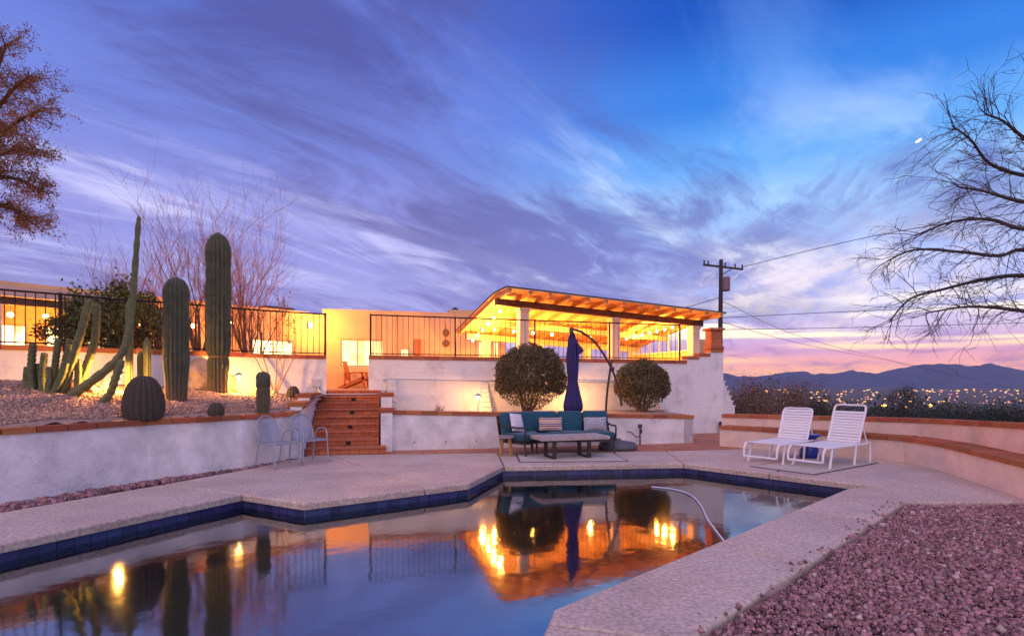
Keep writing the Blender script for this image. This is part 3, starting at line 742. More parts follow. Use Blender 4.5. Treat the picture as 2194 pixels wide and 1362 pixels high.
for st in ((9.6, .058, (72, 846), (66, 800), (70, 735)), (9.5, .052, (92, 850), (90, 805), (95, 755)), (9.7, .052, (116, 848), (117, 790), (125, 725)), (9.5, .062, (128, 850), (148, 790), (172, 715), (192, 640)), (9.8, .060, (160, 846), (186, 780), (204, 720), (207, 648)), (9.4, .055, (110, 852), (130, 810), (141, 775)), (9.6, .050, (165, 846), (167, 800), (166, 768)), (9.9, .048, (178, 840), (181, 805), (177, 780)), (9.7, .05, (84, 846), (80, 810), (82, 778)), (9.4, .05, (100, 853), (106, 815), (104, 785)), (9.9, .05, (140, 845), (150, 790), (158, 742)), (9.8, .055, (120, 846), (138, 780), (150, 725)), (9.6, .05, (62, 846), (56, 815), (58, 785))): cs(*st)
cs(9.4, .070, (148, 852), (190, 822), (240, 782), (266, 748), (280, 690), (288, 600), (294, 520), (298, 462), taper=.55)
cs(9.3, .060, (158, 855), (172, 866), (208, 868), (235, 845), (250, 805), (262, 770))
def small_column(px, by, ty, d, r, label):
    b = P(px, by, d); z0 = bed_z(b.x, b.y) - .05; h = P(px, ty, d).z - z0
    prof = [(r * (.9 + .1 * i / 12) * (1 if i < 11 else (.8 if i == 11 else .2)), h * i / 12) for i in range(13)]
    MB().lathe(prof, (b.x, b.y, z0), 48, .12, 8).build('column_cactus', cactus_light, smooth=True, label=label, cat='cactus', group='small column cacti by the wall')
small_column(277, 808, 640, 10.4, .062, 'slim column cactus rising just behind the arching stem')
small_column(302, 800, 752, 10.8, .06, 'short column cactus left of its slightly taller twin')
small_column(315, 798, 722, 10.8, .065, 'taller of two small column cacti beside the medium saguaro')
# boulders
def boulder(c, size, label, seed):
    bm = bmesh.new(); bmesh.ops.create_icosphere(bm, subdivisions=3, radius=1.0)
    for v in bm.verts:
        n_ = mnoise.fractal(v.co * 1.3 + Vector((seed, 0, 0)), 1.0, 2.0, 4); v.co *= 1 + .34 * n_
        v.co = Vector((v.co.x * size[0], v.co.y * size[1], v.co.z * size[2])) + Vector(c)
    bm.verts.index_update(); m_ = MB().add([v.co.copy() for v in bm.verts], [[v.index for v in f.verts] for f in bm.faces]); bm.free()
    m_.build('boulder', rock_mat, label=label, cat='rock', group='boulders in the gravel bed')
for (px, py, d, sz, lb, sd) in [(425, 800, 12.3, (.55, .4, .42), 'large tan boulder lit by the lamp behind the tallest saguaro', 1), (478, 815, 12.7, (.30, .3, .28), 'tan boulder right of the tallest saguaro', 2), (225, 815, 10.3, (.22, .2, .13), 'lit boulder behind the arching cactus stem', 3), (190, 842, 9.9, (.20, .2, .09), 'flat lit rock among the cactus stems', 4), (540, 838, 12.6, (.14, .12, .12), 'small rock behind the short young saguaro', 5), (586, 836, 12.9, (.10, .1, .10), 'small round rock at the foot of the white wall', 6)]:
    q = P(px, py, d); q.z = bed_z(q.x, q.y) + sz[2] * .45; boulder(q, sz, lb, sd * 7.3)

# ------------------------------------------------------------------ fences on the wall caps
def fence(pts, z0, z1, label, spacing, zs=None):
    root = empty('iron_fence', (*pts[0], z0[0]), label, 'fence')
    pk = unit_mesh('picket', (.013, .013, 1), black_metal, 0); A = [Vector(p) for p in pts]; n = len(A)
    cum = [0]
    for i in range(n - 1): cum.append(cum[-1] + (A[i + 1] - A[i]).length)
    def at(s):
        for i in range(n - 1):
            if s <= cum[i + 1] + 1e-6:
                t = (s - cum[i]) / (cum[i + 1] - cum[i]); return A[i].lerp(A[i + 1], t), z0[i] + (z0[i + 1] - z0[i]) * t, z1[i] + (z1[i + 1] - z1[i]) * t
        return A[-1], z0[-1], z1[-1]
    MB().tube([v3(A[i], z1[i]) for i in range(n)], .019, 6).build('top_rail', black_metal, root)
    MB().tube([v3(A[i], z0[i] + .05) for i in range(n)], .014, 6).build('bottom_rail', black_metal, root)
    k = int(cum[-1] / spacing)
    for j in range(1, k):
        p, a, b = at(cum[-1] * j / k); piece('picket', pk, root, (p.x, p.y, (a + b) / 2), 0, (1, 1, b - a - .02))
    m = max(1, round(cum[-1] / 2.45))
    for j in range(m + 1):
        p, a, b = at(cum[-1] * j / m); MB().box((p.x, p.y, (a + b) / 2), (.045, .045, b - a + .06)).build('post', black_metal, root)
    return root
off = wall_poly(UL, .14)[1]
fence([tuple(p) for p in off], [2.2] * len(off), [3.22, 3.22, 3.20, 3.20, 3.20, 3.22, 3.23, 3.24, 3.25, 3.25], 'black iron picket fence on the curved wall behind the cacti', .145)
fence([tuple(MW(.05) + E2 * .15), tuple(MW(9.0) + E2 * .15)], [2.225, 2.175], [3.29, 3.22], 'black iron picket fence on the tall wall below the ramada', .138)

# ------------------------------------------------------------------ terrace and house
MB().prism([(-4.72, 14.42), (MW(-.5) + E2 * .05), (MW(.02) + E2 * .28), (MW(10.2) + E2 * .32), (8.6, 23), (6.5, 29), (-10, 29), (-19, 14), (-12.8, 7.6)] , .2, 1.30).build('terrace', mat('terrace_paving', (.36, .20, .13), .8, var=.2, vscale=3), kind='structure')
house = empty('house', (-7, 20, 1.3), 'long cream flat-roofed house glowing orange under its porch lights', 'house')
H0 = Vector((-16.5, 9.3)); H1 = Vector((-6.9, 20.4)); H2 = Vector((-.25, 22.1)); FU = (H1 - H0).normalized(); FN = Vector((FU.y, -FU.x))
def wall_with_holes(a, b, z0, z1, th, holes, m, parent, name='wall'):
    """vertical wall a->b with window openings (s0, s1, zlo, zhi), cut as real gaps"""
    u = (b - a).normalized(); L_ = (b - a).length; nrm = Vector((-u.y, u.x)); mbx = MB()
    def bx(s0, s1, za, zb):
        if s1 - s0 < 1e-4 or zb - za < 1e-4: return
        c = a + u * ((s0 + s1) / 2) + nrm * (th / 2); mbx.box((c.x, c.y, (za + zb) / 2), (s1 - s0, th, zb - za), math.atan2(u.y, u.x))
    cur = 0
    for s0, s1, zl, zh in sorted(holes):
        bx(cur, s0, z0, z1); bx(s0, s1, z0, zl); bx(s0, s1, zh, z1); cur = s1
    bx(cur, L_, z0, z1); return mbx.build(name, m, parent)
def window(a, b, s0, s1, zl, zh, parent, glass, nm=2):
    u = (b - a).normalized(); nrm = Vector((-u.y, u.x)); rz = math.atan2(u.y, u.x); w = s1 - s0; h = zh - zl
    c = a + u * ((s0 + s1) / 2) + nrm * .06; fr = MB()
    for z in (zl + .025, zh - .025): fr.box((c.x, c.y, z), (w, .07, .05), rz)
    for k in range(nm + 1):
        q = a + u * (s0 + .025 + (w - .05) * k / nm) + nrm * .06; fr.box((q.x, q.y, (zl + zh) / 2), (.045, .072, h - .1), rz)
    f = fr.build('window', frame_tan, parent)
    for k in range(nm):
        q = a + u * (s0 + .025 + (w - .05) * (k + .5) / nm) + nrm * .075; MB().box((q.x, q.y, (zl + zh) / 2), ((w - .05) / nm - .05, .01, h - .11), rz).build('pane', glass, f)
def hit(a, b, px):                          # distance along a->b where the sight line of column px crosses
    t = (px - 1097) / 1200; u = (b - a).normalized(); return (t * a.y - a.x) / (u.x - t * u.y)
hs = []
for x0, x1 in ((-60, 60), (92, 172), (180, 252), (540, 630)): hs.append((hit(H0, H1, x0), hit(H0, H1, x1), 2.05, 2.98))
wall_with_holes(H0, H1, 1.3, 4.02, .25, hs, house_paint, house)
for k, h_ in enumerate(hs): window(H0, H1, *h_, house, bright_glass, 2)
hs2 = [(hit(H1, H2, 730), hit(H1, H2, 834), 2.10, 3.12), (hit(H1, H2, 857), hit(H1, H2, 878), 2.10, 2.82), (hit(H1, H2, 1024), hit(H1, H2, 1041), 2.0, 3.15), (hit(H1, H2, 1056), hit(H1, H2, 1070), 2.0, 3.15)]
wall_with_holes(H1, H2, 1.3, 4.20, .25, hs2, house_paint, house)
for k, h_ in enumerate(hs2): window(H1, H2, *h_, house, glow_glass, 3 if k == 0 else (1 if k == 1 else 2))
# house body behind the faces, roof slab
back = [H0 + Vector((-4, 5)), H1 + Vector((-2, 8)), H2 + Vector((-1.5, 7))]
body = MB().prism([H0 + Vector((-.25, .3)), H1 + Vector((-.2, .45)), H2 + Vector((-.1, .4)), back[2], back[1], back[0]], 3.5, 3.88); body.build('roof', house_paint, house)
for s0, s1, zz_ in ((.35, .9, 4.25),):
    pass
u2 = (H2 - H1).normalized(); r2 = math.atan2(u2.y, u2.x)
c = H1 + u2 * 5.6 + Vector((-.1, .35)); MB().box((c.x, c.y, 4.27), (1.9, .5, .12), r2).build('parapet_step', house_paint, house)
# shallow projecting bay left of the ramada
c = H1 + u2 * 2.35 - Vector((-u2.y, u2.x)) * .12; MB().box((c.x, c.y, 2.75), (.45, .2, 2.8), r2).build('pilaster', house_paint, house)
c = H1 + u2 * (hit(H1, H2, 955)) - Vector((-u2.y, u2.x)) * .05
art = empty('wall_ornament', (c.x, c.y, 2.9), 'dark carved ornament hanging on the orange house wall', 'ornament')
MB().ball((c.x, c.y, 3.42), .13, 8, (1, .3, 1.2)).build('upper_figure', beam_wood, art); MB().ball((c.x, c.y, 3.02), .15, 8, (1, .3, .9)).build('lower_figure', beam_wood, art); MB().tube([(c.x, c.y, 3.0), (c.x, c.y, 3.75)], .012, 6).build('cord', beam_wood, art)
c = H1 + u2 * hit(H1, H2, 895) - Vector((-u2.y, u2.x)) * .06; MB().box((c.x, c.y, 2.85), (.24, .05, .62), r2, bev=.01).build('wall_plaque', mat('terracotta_plaque', (.45, .14, .05), .7), label='small terracotta plaque on the house wall behind the fence', cat='plaque')
c = P(975, 668, 24); MB().lathe([(.14, -.4), (.14, .05), (.16, .06), (.10, .16), (.02, .2)], (c.x, c.y, c.z), 14).build('roof_vent', roof_dark, label='dark round vent pipe on the flat roof', cat='vent')
c = P(590, 664, 20.5); av = empty('rooftop_cooler', (c.x, c.y, 3.88), 'grey rooftop cooler box on the left house roof', 'cooler')
MB().box((c.x, c.y, 4.0), (1.0, .8, .40), R(45), bev=.02).build('cabinet', mat('cooler_metal', (.30, .26, .28), .6), av); MB().box((c.x, c.y, 4.22), (1.06, .86, .04), R(45)).build('lid', roof_dark, av)
# porch roof along the left wing
pa = P(-160, 600, 11.0).xy; po = H0 + FN * 1.7
pA = po + FU * 0.5; pB = po + FU * 8.4
def along(a, b, z0, z1, th, mt, nm, par, shift=0.0):
    u = (b - a).normalized(); c = (a + b) / 2 + Vector((-u.y, u.x)) * shift; return MB().box((c.x, c.y, (z0 + z1) / 2), ((b - a).length, th, z1 - z0), math.atan2(u.y, u.x)).build(nm, mt, par)
porch = empty('porch_roof', (*pA, 1.3), 'porch roof with pale fascia along the left wing', 'porch roof')
along(pA, pB, 3.46, 3.70, .06, fascia_pink, 'fascia', porch); along(pA, pB, 3.28, 3.455, .12, beam_wood, 'beam', porch, .12)
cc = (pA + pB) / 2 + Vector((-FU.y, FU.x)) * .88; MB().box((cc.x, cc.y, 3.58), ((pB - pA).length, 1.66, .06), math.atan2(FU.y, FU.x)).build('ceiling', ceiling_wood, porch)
for k in range(4):
    q = pA.lerp(pB, .02 + .32 * k) + Vector((-FU.y, FU.x)) * .12; MB().box((q.x, q.y, 2.29), (.14, .14, 1.975), math.atan2(FU.y, FU.x)).build('post', white_paint, porch)
# porch globe lamps
def plight(loc, power, col=(1, .325, .04), r=.08, parent=None):
    l = bpy.data.lights.new('lamp_light', 'POINT'); l.energy = power; l.color = col; l.shadow_soft_size = r
    o = bpy.data.objects.new('lamp_light', l); C.objects.link(o)
    if parent: o.parent = parent; o.location = Vector(loc) - wloc(parent)
    else: o.location = loc
    return o
def globe(px, py, dist_line, lab):
    a, b = dist_line; s = hit(a, b, px); q = a + (b - a).normalized() * s; z = EYE + (820 - py) / 1200 * q.y
    root = empty('porch_lamp', (q.x, q.y, z), lab, 'lamp', 'globe lamps along the left porch')
    MB().ball((q.x, q.y, z), .065, 8).build('globe', lampm, root, smooth=True); MB().tube([(q.x, q.y, z + .08), (q.x, q.y, 3.55 if px < 330 else 3.9)], .01, 6).build('cord', roof_dark, root)
    n = -FN * .0; plight((q.x + FN.x * .16, q.y + FN.y * .16, z - .02), 42, parent=root)
lineP = (H0 + FN * .75, H1 + FN * .75)
for px, py, lb in ((22, 674, 'leftmost globe lamp of the porch row'), (98, 678, 'second globe lamp from the left on the porch'), (170, 683, 'third porch globe lamp, above the lit windows'), (236, 688, 'fourth porch globe lamp, left of the leafy tree'), (300, 692, 'porch globe lamp glowing through the leafy tree'), (413, 698, 'globe lamp between the two big saguaros'), (497, 691, 'rightmost porch globe lamp, just right of the tallest saguaro')):
    globe(px, py, lineP, lb)
def wall_fixture(px, py, a, b, lab, power):
    s = hit(a, b, px); u = (b - a).normalized(); nr = Vector((u.y, -u.x)); q = a + u * s + nr * .14; z = EYE + (820 - py) / 1200 * q.y
    root = empty('wall_fixture', (q.x, q.y, z), lab, 'lamp'); MB().lathe([(.03, -.1), (.06, -.06), (.065, .06), (.03, .1)], (q.x, q.y, z), 12).build('shade', lampm, root); c = q - nr * .1; MB().box((c.x, c.y, z), (.1, .05, .2), math.atan2(u.y, u.x)).build('bracket', roof_dark, root)
    plight((q.x + nr.x * .6, q.y + nr.y * .6, z), power, parent=root)
wall_fixture(661, 697, H0, H1, 'small dark wall fixture with an added light at the right end of the left wing', 190)  # the fixture itself is dark; its glow is added to light the house front

# wooden armchair at the entry
ac0 = P(760, 833, 20.2); ac0.z = 1.30
arm = empty('adirondack_chair', ac0, 'red-brown wooden slant-back armchair in the lit entry', 'chair'); chw = mat('chair_red_wood', (.36, .10, .03), .6)
def ap(x, z): return Vector((ac0.x + x, ac0.y, 1.30 + z))
def slab(p, q, w, t, nm, y=0.0):
    p, q = Vector(p), Vector(q); d_ = q - p; a_ = math.atan2(d_.z, d_.x); c = (p + q) / 2; MB().box((c.x, c.y + y, c.z), (d_.length, w, t), 0, 0, -a_, bev=.008).build(nm, chw, arm)
slab(ap(-.48, .05), ap(.42, .38), .54, .05, 'seat'); slab(ap(-.22, .30), ap(-.36, .98), .5, .035, 'backrest')
for y in (-.29, .29):
    slab(ap(-.30, .56), ap(.40, .58), .12, .035, 'arm', y); slab(ap(.34, .56), ap(.44, .0), .035, .09, 'leg', y); slab(ap(-.50, .0), ap(.46, .40), .035, .12, 'side_rail', y); slab(ap(-.27, .1), ap(-.27, .56), .035, .07, 'arm_post', y)
# meter box and conduit
mbx0 = MW(-.95) - E2 * .10; bx = P(677, 820, 14.05)
eb = empty('electrical_box', (bx.x, bx.y, 1.2), 'grey electrical box on the white wall left of the stairs', 'electrical box'); MB().box((bx.x, bx.y, bx.z), (.21, .12, .20), R(30), bev=.008).build('box', box_grey, eb)
MB().tube([(bx.x, bx.y, bx.z - .09), (bx.x, bx.y, 1.18)], .035, 8).build('conduit_stub', box_grey, eb)
p0 = Vector((bx.x + .07, bx.y - .03, bx.z - .09)); y0 = ST + E2 * 2.50
pipe = arc([p0, (p0.x + .01, p0.y, 1.33), (p0.x + .09, p0.y - .02, 1.24), (*(ST + E2 * 2.55 - E1 * .62), 1.215), (*(ST + E2 * 2.55 + E1 * .55), 1.215), (*(MW(.36) - E2 * .14), 1.23), (*(MW(.46) - E2 * .22), 1.33), (*(MW(.47) - E2 * .22), 1.52), (*(MW(.56) - E2 * .20), 1.60), (*(MW(3.0) - E2 * .16), 1.555), (*(MW(8.2) - E2 * .04), 1.50)], 88)
MB().tube(pipe, .017, 7).build('conduit_pipe', galv, smooth=True, label='thin grey conduit running over the stair top and along the block wall', cat='pipe')

# ------------------------------------------------------------------ ramada
TH = R(22); A1 = Vector((math.cos(TH), math.sin(TH))); A2 = Vector((-A1.y, A1.x))
C1 = Vector((.32, 16.6)); ram = empty('ramada', (3.5, 19, 1.3), 'open timber ramada with pale columns and glowing rafters on the terrace', 'ramada')
def beam_z(s): return 3.715 - .047 * s                      # underside of the front beam along the front
Ln = 6.28
for s in (0, Ln * .5, Ln):
    q = C1 + A1 * s; zt = beam_z(s); MB().box((q.x, q.y, (1.3 + zt) / 2), (.29, .29, zt - 1.3), TH, bev=.012).build('column', white_paint, ram); MB().box((q.x, q.y, zt - .06), (.35, .35, .10), TH, bev=.01).build('capital', white_paint, ram)
DEP = 3.6; DROP = .70
for s in (0.1, 2.2, 4.2, Ln):
    q = C1 + A1 * s + A2 * DEP; zt = beam_z(s) - DROP; MB().box((q.x, q.y, (1.3 + zt) / 2), (.27, .27, zt - 1.3), TH).build('column', white_paint, ram)
def sbeam(s0, s1, w0, z_off, hh, th_, nm, m_):
    vs = []
    for s in (s0, s1):
        zb = beam_z(s) + z_off
        for w in (w0 - th_ / 2, w0 + th_ / 2):
            q = C1 + A1 * s + A2 * w; vs += [v3(q, zb), v3(q, zb + hh)]
    return MB().add(vs, [(0, 1, 3, 2), (4, 6, 7, 5), (0, 4, 5, 1), (2, 3, 7, 6), (1, 5, 7, 3), (0, 2, 6, 4)]).build(nm, m_, ram)
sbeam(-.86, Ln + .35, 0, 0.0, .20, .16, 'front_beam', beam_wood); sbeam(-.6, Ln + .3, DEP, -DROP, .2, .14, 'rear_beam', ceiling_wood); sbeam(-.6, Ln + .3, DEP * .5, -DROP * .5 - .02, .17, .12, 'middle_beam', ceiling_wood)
SLP = DROP / DEP
def rline(s0, s1, stations, zlo, zhi, nm, m_):
    """straight member following the roof line: level over the overhang, falling behind the beam"""
    vs = []; fs = []
    for w in stations:
        for s_ in (s0, s1):
            zb = beam_z(s_) + .203 - SLP * (w if w > 0 else .12 * w); q = C1 + A1 * s_ + A2 * w; vs += [v3(q, zb + zlo), v3(q, zb + zhi)]
    n = len(stations)
    for i in range(n - 1):
        a = i * 4; fs += [(a, a + 4, a + 5, a + 1), (a + 2, a + 3, a + 7, a + 6), (a + 1, a + 5, a + 7, a + 3), (a, a + 2, a + 6, a + 4)]
    fs += [(0, 1, 3, 2), ((n - 1) * 4, (n - 1) * 4 + 2, (n - 1) * 4 + 3, (n - 1) * 4 + 1)]
    return MB().add(vs, fs).build(nm, m_, ram)
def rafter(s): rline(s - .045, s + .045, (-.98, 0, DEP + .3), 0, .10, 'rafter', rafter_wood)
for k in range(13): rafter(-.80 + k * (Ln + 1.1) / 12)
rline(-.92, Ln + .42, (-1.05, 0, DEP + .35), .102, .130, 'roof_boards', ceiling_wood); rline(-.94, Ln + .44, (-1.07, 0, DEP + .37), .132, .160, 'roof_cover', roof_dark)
# right side: low wall with a barred opening above
ra, rb_ = C1 + A1 * (Ln + .02) + A2 * .25, C1 + A1 * (Ln + .02) + A2 * (DEP - .2)
def side_box(w0, w1, z0, z1, th_, nm, m_):
    a_, b_ = C1 + A1 * (Ln + .02) + A2 * w0, C1 + A1 * (Ln + .02) + A2 * w1; c = (a_ + b_) / 2; u = (b_ - a_).normalized(); return MB().box((c.x, c.y, (z0 + z1) / 2), ((b_ - a_).length, th_, z1 - z0), math.atan2(u.y, u.x)).build(nm, m_, ram)
side_box(.16, DEP - .15, 1.3, 2.56, .18, 'side_wall', house_paint)
side_box(.16, DEP - .15, 2.562, 2.62, .24, 'side_wall_cap', white_paint)
for k in range(1, 6): side_box(.2 + k * .57, .2 + k * .57 + .03, 2.622, min(3.40, beam_z(Ln) + .20 - SLP * (.2 + k * .57)), .03, 'window_bar', white_paint)
q = C1 + A1 * (Ln + .75) + A2 * .35; MB().box((q.x, q.y, 2.15), (1.1, .2, 1.7), TH).build('end_wall', house_paint, ram)
q = C1 + A1 * (Ln + 1.1) + A2 * .3
# string lights: bulbs on sagging wires
def string(pts, label, watts, every=1):
    root = empty('string_lights', pts[0], label, 'string lights', 'string lights under the ramada')
    MB().tube([p + Vector((0, 0, .07)) for p in pts], .006, 5).build('wire', roof_dark, root)
    for i, p in enumerate(pts):
        MB().ball(p, .042, 6, (1, 1, 1.2)).build('bulb', bulbm, root, smooth=True); MB().tube([p + Vector((0, 0, .045)), p + Vector((0, 0, .09))], .018, 6).build('socket', roof_dark, root)
        if i % every == 0: plight(p - Vector((0, 0, .09)), watts, r=.05, parent=root)
def rp_(s, w, z): q = C1 + A1 * s + A2 * w; return Vector((q.x, q.y, z))
string([rp_(-.62 + .03 * k, .25 + .62 * k, beam_z(0) - .10 - .125 * k) for k in range(6)], 'string of bulbs running back along the left edge of the ramada', 78, 1)
string([P(1060 + 41 * k, 706 + 3.4 * k, 18.6) for k in range(6)], 'string of bulbs across the middle of the ramada', 62, 1)
string([P(1343 + 16.2 * k, 725 - 4.0 * k, 20.4 - .26 * k) for k in range(7)], 'string of bulbs along the right side of the ramada', 50, 1)

# ------------------------------------------------------------------ garden path lights
def path_light(p, h, label, power):
    root = empty('path_light', p, label, 'lamp', 'low garden path lights'); x, y, z = p
    MB().tube([(x, y, z - .05), (x, y, z + h - .05)], .007, 8).build('stake', galv, root)
    MB().lathe([(.03, h - .06), (.035, h - .01), (.03, h)], (x, y, z), 12).build('lens', lampm, root)
    MB().lathe([(.11, h), (.105, h + .012), (.05, h + .045), (.012, h + .07)], (x, y, z), 20).build('hat', galv, root)
    plight((x, y - .02, z + h - .07), power, (1, .43, .075), .045, root)
for px, py, d, h, lb, pw in ((254, 843, 10.0, .36, 'path light among the cactus stems', 210), (512, 838, 12.2, .42, 'path light right of the tallest saguaro', 190)):
    q = P(px, py, d); q.z = bed_z(q.x, q.y); path_light(q, h, lb, pw)
for s, w, lb, pw, h in ((2.78, .62, 'path light by the stepped buttress in the planter', 42, .44), (5.45, .7, 'path light behind the right end of the sofa', 80, .54)):
    q = MW(s) - E2 * w; path_light(Vector((q.x, q.y, .72)), h, lb, pw)

# ------------------------------------------------------------------ vegetation
def leaves(pts, size, m, name, parent, jitter=.0, aspect=.45):
    n = len(pts); pts = np.array(pts); d = nrng.normal(size=(n, 3)); d /= np.linalg.norm(d, axis=1, keepdims=True); e = nrng.normal(size=(n, 3)); e -= d * (e * d).sum(1, keepdims=True); e /= np.linalg.norm(e, axis=1, keepdims=True)
    s = size * (.6 + .8 * nrng.random((n, 1))); v = np.stack([pts - d * s, pts + e * s * aspect, pts + d * s, pts - e * s * aspect], 1).reshape(-1, 3) - np.array(wloc(parent))
    f = np.arange(4 * n).reshape(n, 4); me = bpy.data.meshes.new(name); me.vertices.add(4 * n); me.vertices.foreach_set('co', v.ravel()); me.loops.add(4 * n); me.loops.foreach_set('vertex_index', f.ravel()); me.polygons.add(n); me.polygons.foreach_set('loop_start', np.arange(n) * 4); me.update(calc_edges=True); me.materials.append(m)
    o = bpy.data.objects.new(name, me); C.objects.link(o); o.parent = parent; return o
def grow(mbs, p, d, ln, r, depth, spread, up, tips, bend=.25, kids=(2, 3), shrink_=.68, seg=5):
    pts = [Vector(p)]; dv = Vector(d).normalized(); rad = [r]
    for i in range(seg):
        dv = (dv + Vector((rng.gauss(0, bend), rng.gauss(0, bend), rng.gauss(0, bend) + up)) * .35).normalized(); pts.append(pts[-1] + dv * (ln / seg)); rad.append(r * (1 - .5 * (i + 1) / seg))
    mbs[0 if r > .012 else 1].tube(pts, rad, 6 if r > .03 else (4 if r > .008 else 3), False)
    if depth == 0: tips.extend(pts[1:]); return
    for k in range(rng.randint(*kids)):
        i = rng.randint(max(1, seg // 2 - 1), seg); q = pts[i]; nd = (dv + Vector((rng.gauss(0, spread), rng.gauss(0, spread), rng.gauss(0, spread) * .8 + up))).normalized()
        grow(mbs, q, nd, ln * shrink_ * rng.uniform(.75, 1.2), max(.0036, rad[i] * .62), depth - 1, spread, up, tips, bend, kids, shrink_, seg)
    if depth <= 2: tips.extend(pts[2:])
def bare_tree(base, stems, label, m_wood, m_twig, group=None, depth=4, ln=1.0, r=.05, spread=.45, up=.15, kids=(2, 4), leaf=None, nleaf=0, lsize=.03, name='bare_tree', bend=.25, shrink_=.68):
    root = empty(name, base, label, 'tree', group); mbs = [MB(), MB()]; tips = []
    for d in stems: grow(mbs, base, d, ln * rng.uniform(.85, 1.15), r, depth, spread, up, tips, bend, kids, shrink_)
    mbs[0].build('trunk', m_wood, root, smooth=True)
    if mbs[1].v: mbs[1].build('crown', m_twig, root)
    if leaf and nleaf:
        pt = [tips[rng.randrange(len(tips))] + Vector((rng.gauss(0, .05), rng.gauss(0, .05), rng.gauss(0, .05))) for _ in range(nleaf)]; leaves(pt, lsize, leaf, 'leaves', root)
    return root
# upright bare trees behind the fence
rng.seed(12)
for px, d, hgt, lb in ((330, 15.0, 1.55, 'tall bare tree left of the tallest saguaro behind the fence'), (420, 15.3, 1.75, 'tall bare tree between the two big saguaros behind the fence'), (540, 16.2, 1.55, 'reddish bare tree right of the tallest saguaro behind the fence')):
    b = Vector(((px - 1097) / 1200 * d, d, 1.3)); bare_tree(b, [(rng.gauss(0, .20), rng.gauss(0, .15), 1) for _ in range(5)], lb, bark, twig_red, 'bare trees between house and fence', 4, hgt * 1.2, .05, .42, .16, (3, 4), shrink_=.74)
# leafy tree behind the fence
b = Vector((-9.3, 13.2, 1.3)); gt = empty('leafy_tree', b, 'dark green leafy tree in front of the porch, behind the fence', 'tree'); mbs = [MB(), MB()]; tips = []
for k in range(4): grow(mbs, b, (rng.gauss(0, .25), rng.gauss(0, .2), 1), 1.1, .07, 3, .5, .1, tips, .3, (2, 3))
mbs[0].build('trunk', bark, gt, smooth=True); mbs[1].build('twigs', bark, gt, kind='stuff')
def clumps(cx, n_cl, R_, n_leaf, squash=(1, 1, 1), shell=.55):
    out = []
    cl = []
    for _ in range(n_cl):
        while True:
            v = Vector((rng.uniform(-1, 1), rng.uniform(-1, 1), rng.uniform(-1, 1)))
            if shell < v.length <= 1: break
        cl.append(Vector(cx) + Vector((v.x * squash[0], v.y * squash[1], v.z * squash[2])) * R_)
    for _ in range(n_leaf):
        c = cl[rng.randrange(n_cl)]; out.append(c + Vector((rng.gauss(0, 1), rng.gauss(0, 1), rng.gauss(0, 1))) * R_ * .15)
    return out
leaves(clumps((-9.35, 13.2, 3.0), 60, 1.0, 9000, (1.05, .9, .85), .3) + clumps((-10.2, 13.0, 2.7), 16, .6, 1800, (1.2, .8, .7), .2), .05, leaf_green, 'crown', gt)
# thin shrub against the upper wall
b = P(590, 840, 13.1); b.z = bed_z(b.x, b.y)
bare_tree(b, [(-.45, .05, 1), (-.1, 0, 1), (.2, .05, 1), (.4, -.05, 1), (.1, -.1, 1)], 'thin leafless shrub with branching stems in front of the curved wall', mat('pale_twig', (.30, .18, .10), .85), mat('pale_twig2', (.30, .17, .10), .85), None, 3, 1.2, .018, .35, .25, (2, 3), leaf_rust, 260, .03, 'bare_shrub')
# round clipped shrubs in the planter
def round_shrub(c, rx, rz, base, label, nl, seed):
    root = empty('round_shrub', base, label, 'shrub', 'round clipped shrubs in the planter'); mbx = MB()
    for k in range(16):
        a = 2 * math.pi * k / 16; e = Vector(c) + Vector((math.cos(a) * rx * .6 * rng.uniform(.3, 1), math.sin(a) * rx * .6 * rng.uniform(.3, 1), -rz * .35 + rng.uniform(-.1, .2)))
        s_ = Vector(base) + Vector((math.cos(a) * .08, math.sin(a) * .06, -.03)); mbx.tube(arc([s_, s_.lerp(e, .5) + Vector((0, 0, .03)), e], 8), [.022] * 3 + [.012] * 6, 5, False)
    mbx.build('stems', bark, root)
    pt = []
    while len(pt) < nl:
        v = Vector((rng.gauss(0, 1), rng.gauss(0, 1), rng.gauss(0, 1))).normalized(); n_ = mnoise.fractal(v * 2.3 + Vector((seed, 0, 0)), 1, 2, 4)
        rr = (1 + .12 * n_) * (1 - .34 * rng.random() ** 2.0) + (rng.random() * .10 if rng.random() < .05 else 0)
        if v.z < -.55 and rng.random() < .75: continue
        if mnoise.noise(v * 7 + Vector((seed, 3, 0))) > .28 and rng.random() < .7: rr *= .86
        pt.append(Vector(c) + Vector((v.x * rx, v.y * rx, v.z * rz)) * rr)
    leaves(pt, .026, leaf_olive, 'crown', root, aspect=.5)
q = MW(3.95) - E2 * 1.25; round_shrub((q.x + .07, q.y, 1.66), .91, .80, (q.x, q.y, .72), 'larger round clipped shrub rising behind the sofa', 28000, 2)
q = MW(7.25) - E2 * .95; round_shrub((q.x, q.y, 1.45), .74, .66, (q.x, q.y, .68), 'smaller round clipped shrub right of the folded umbrella', 19000, 5)
q = MW(1.72) - E2 * 1.3; b = Vector((q.x, q.y, .72))
bare_tree(b, [(rng.gauss(0, .6), rng.gauss(0, .4), .8) for _ in range(9)], 'small dry twiggy plant on the planter edge', mat('dry_twig', (.34, .19, .08), .9), mat('dry_twig2', (.34, .19, .08), .9), None, 1, .20, .0135, .5, .2, (2, 3), name='dry_plant')
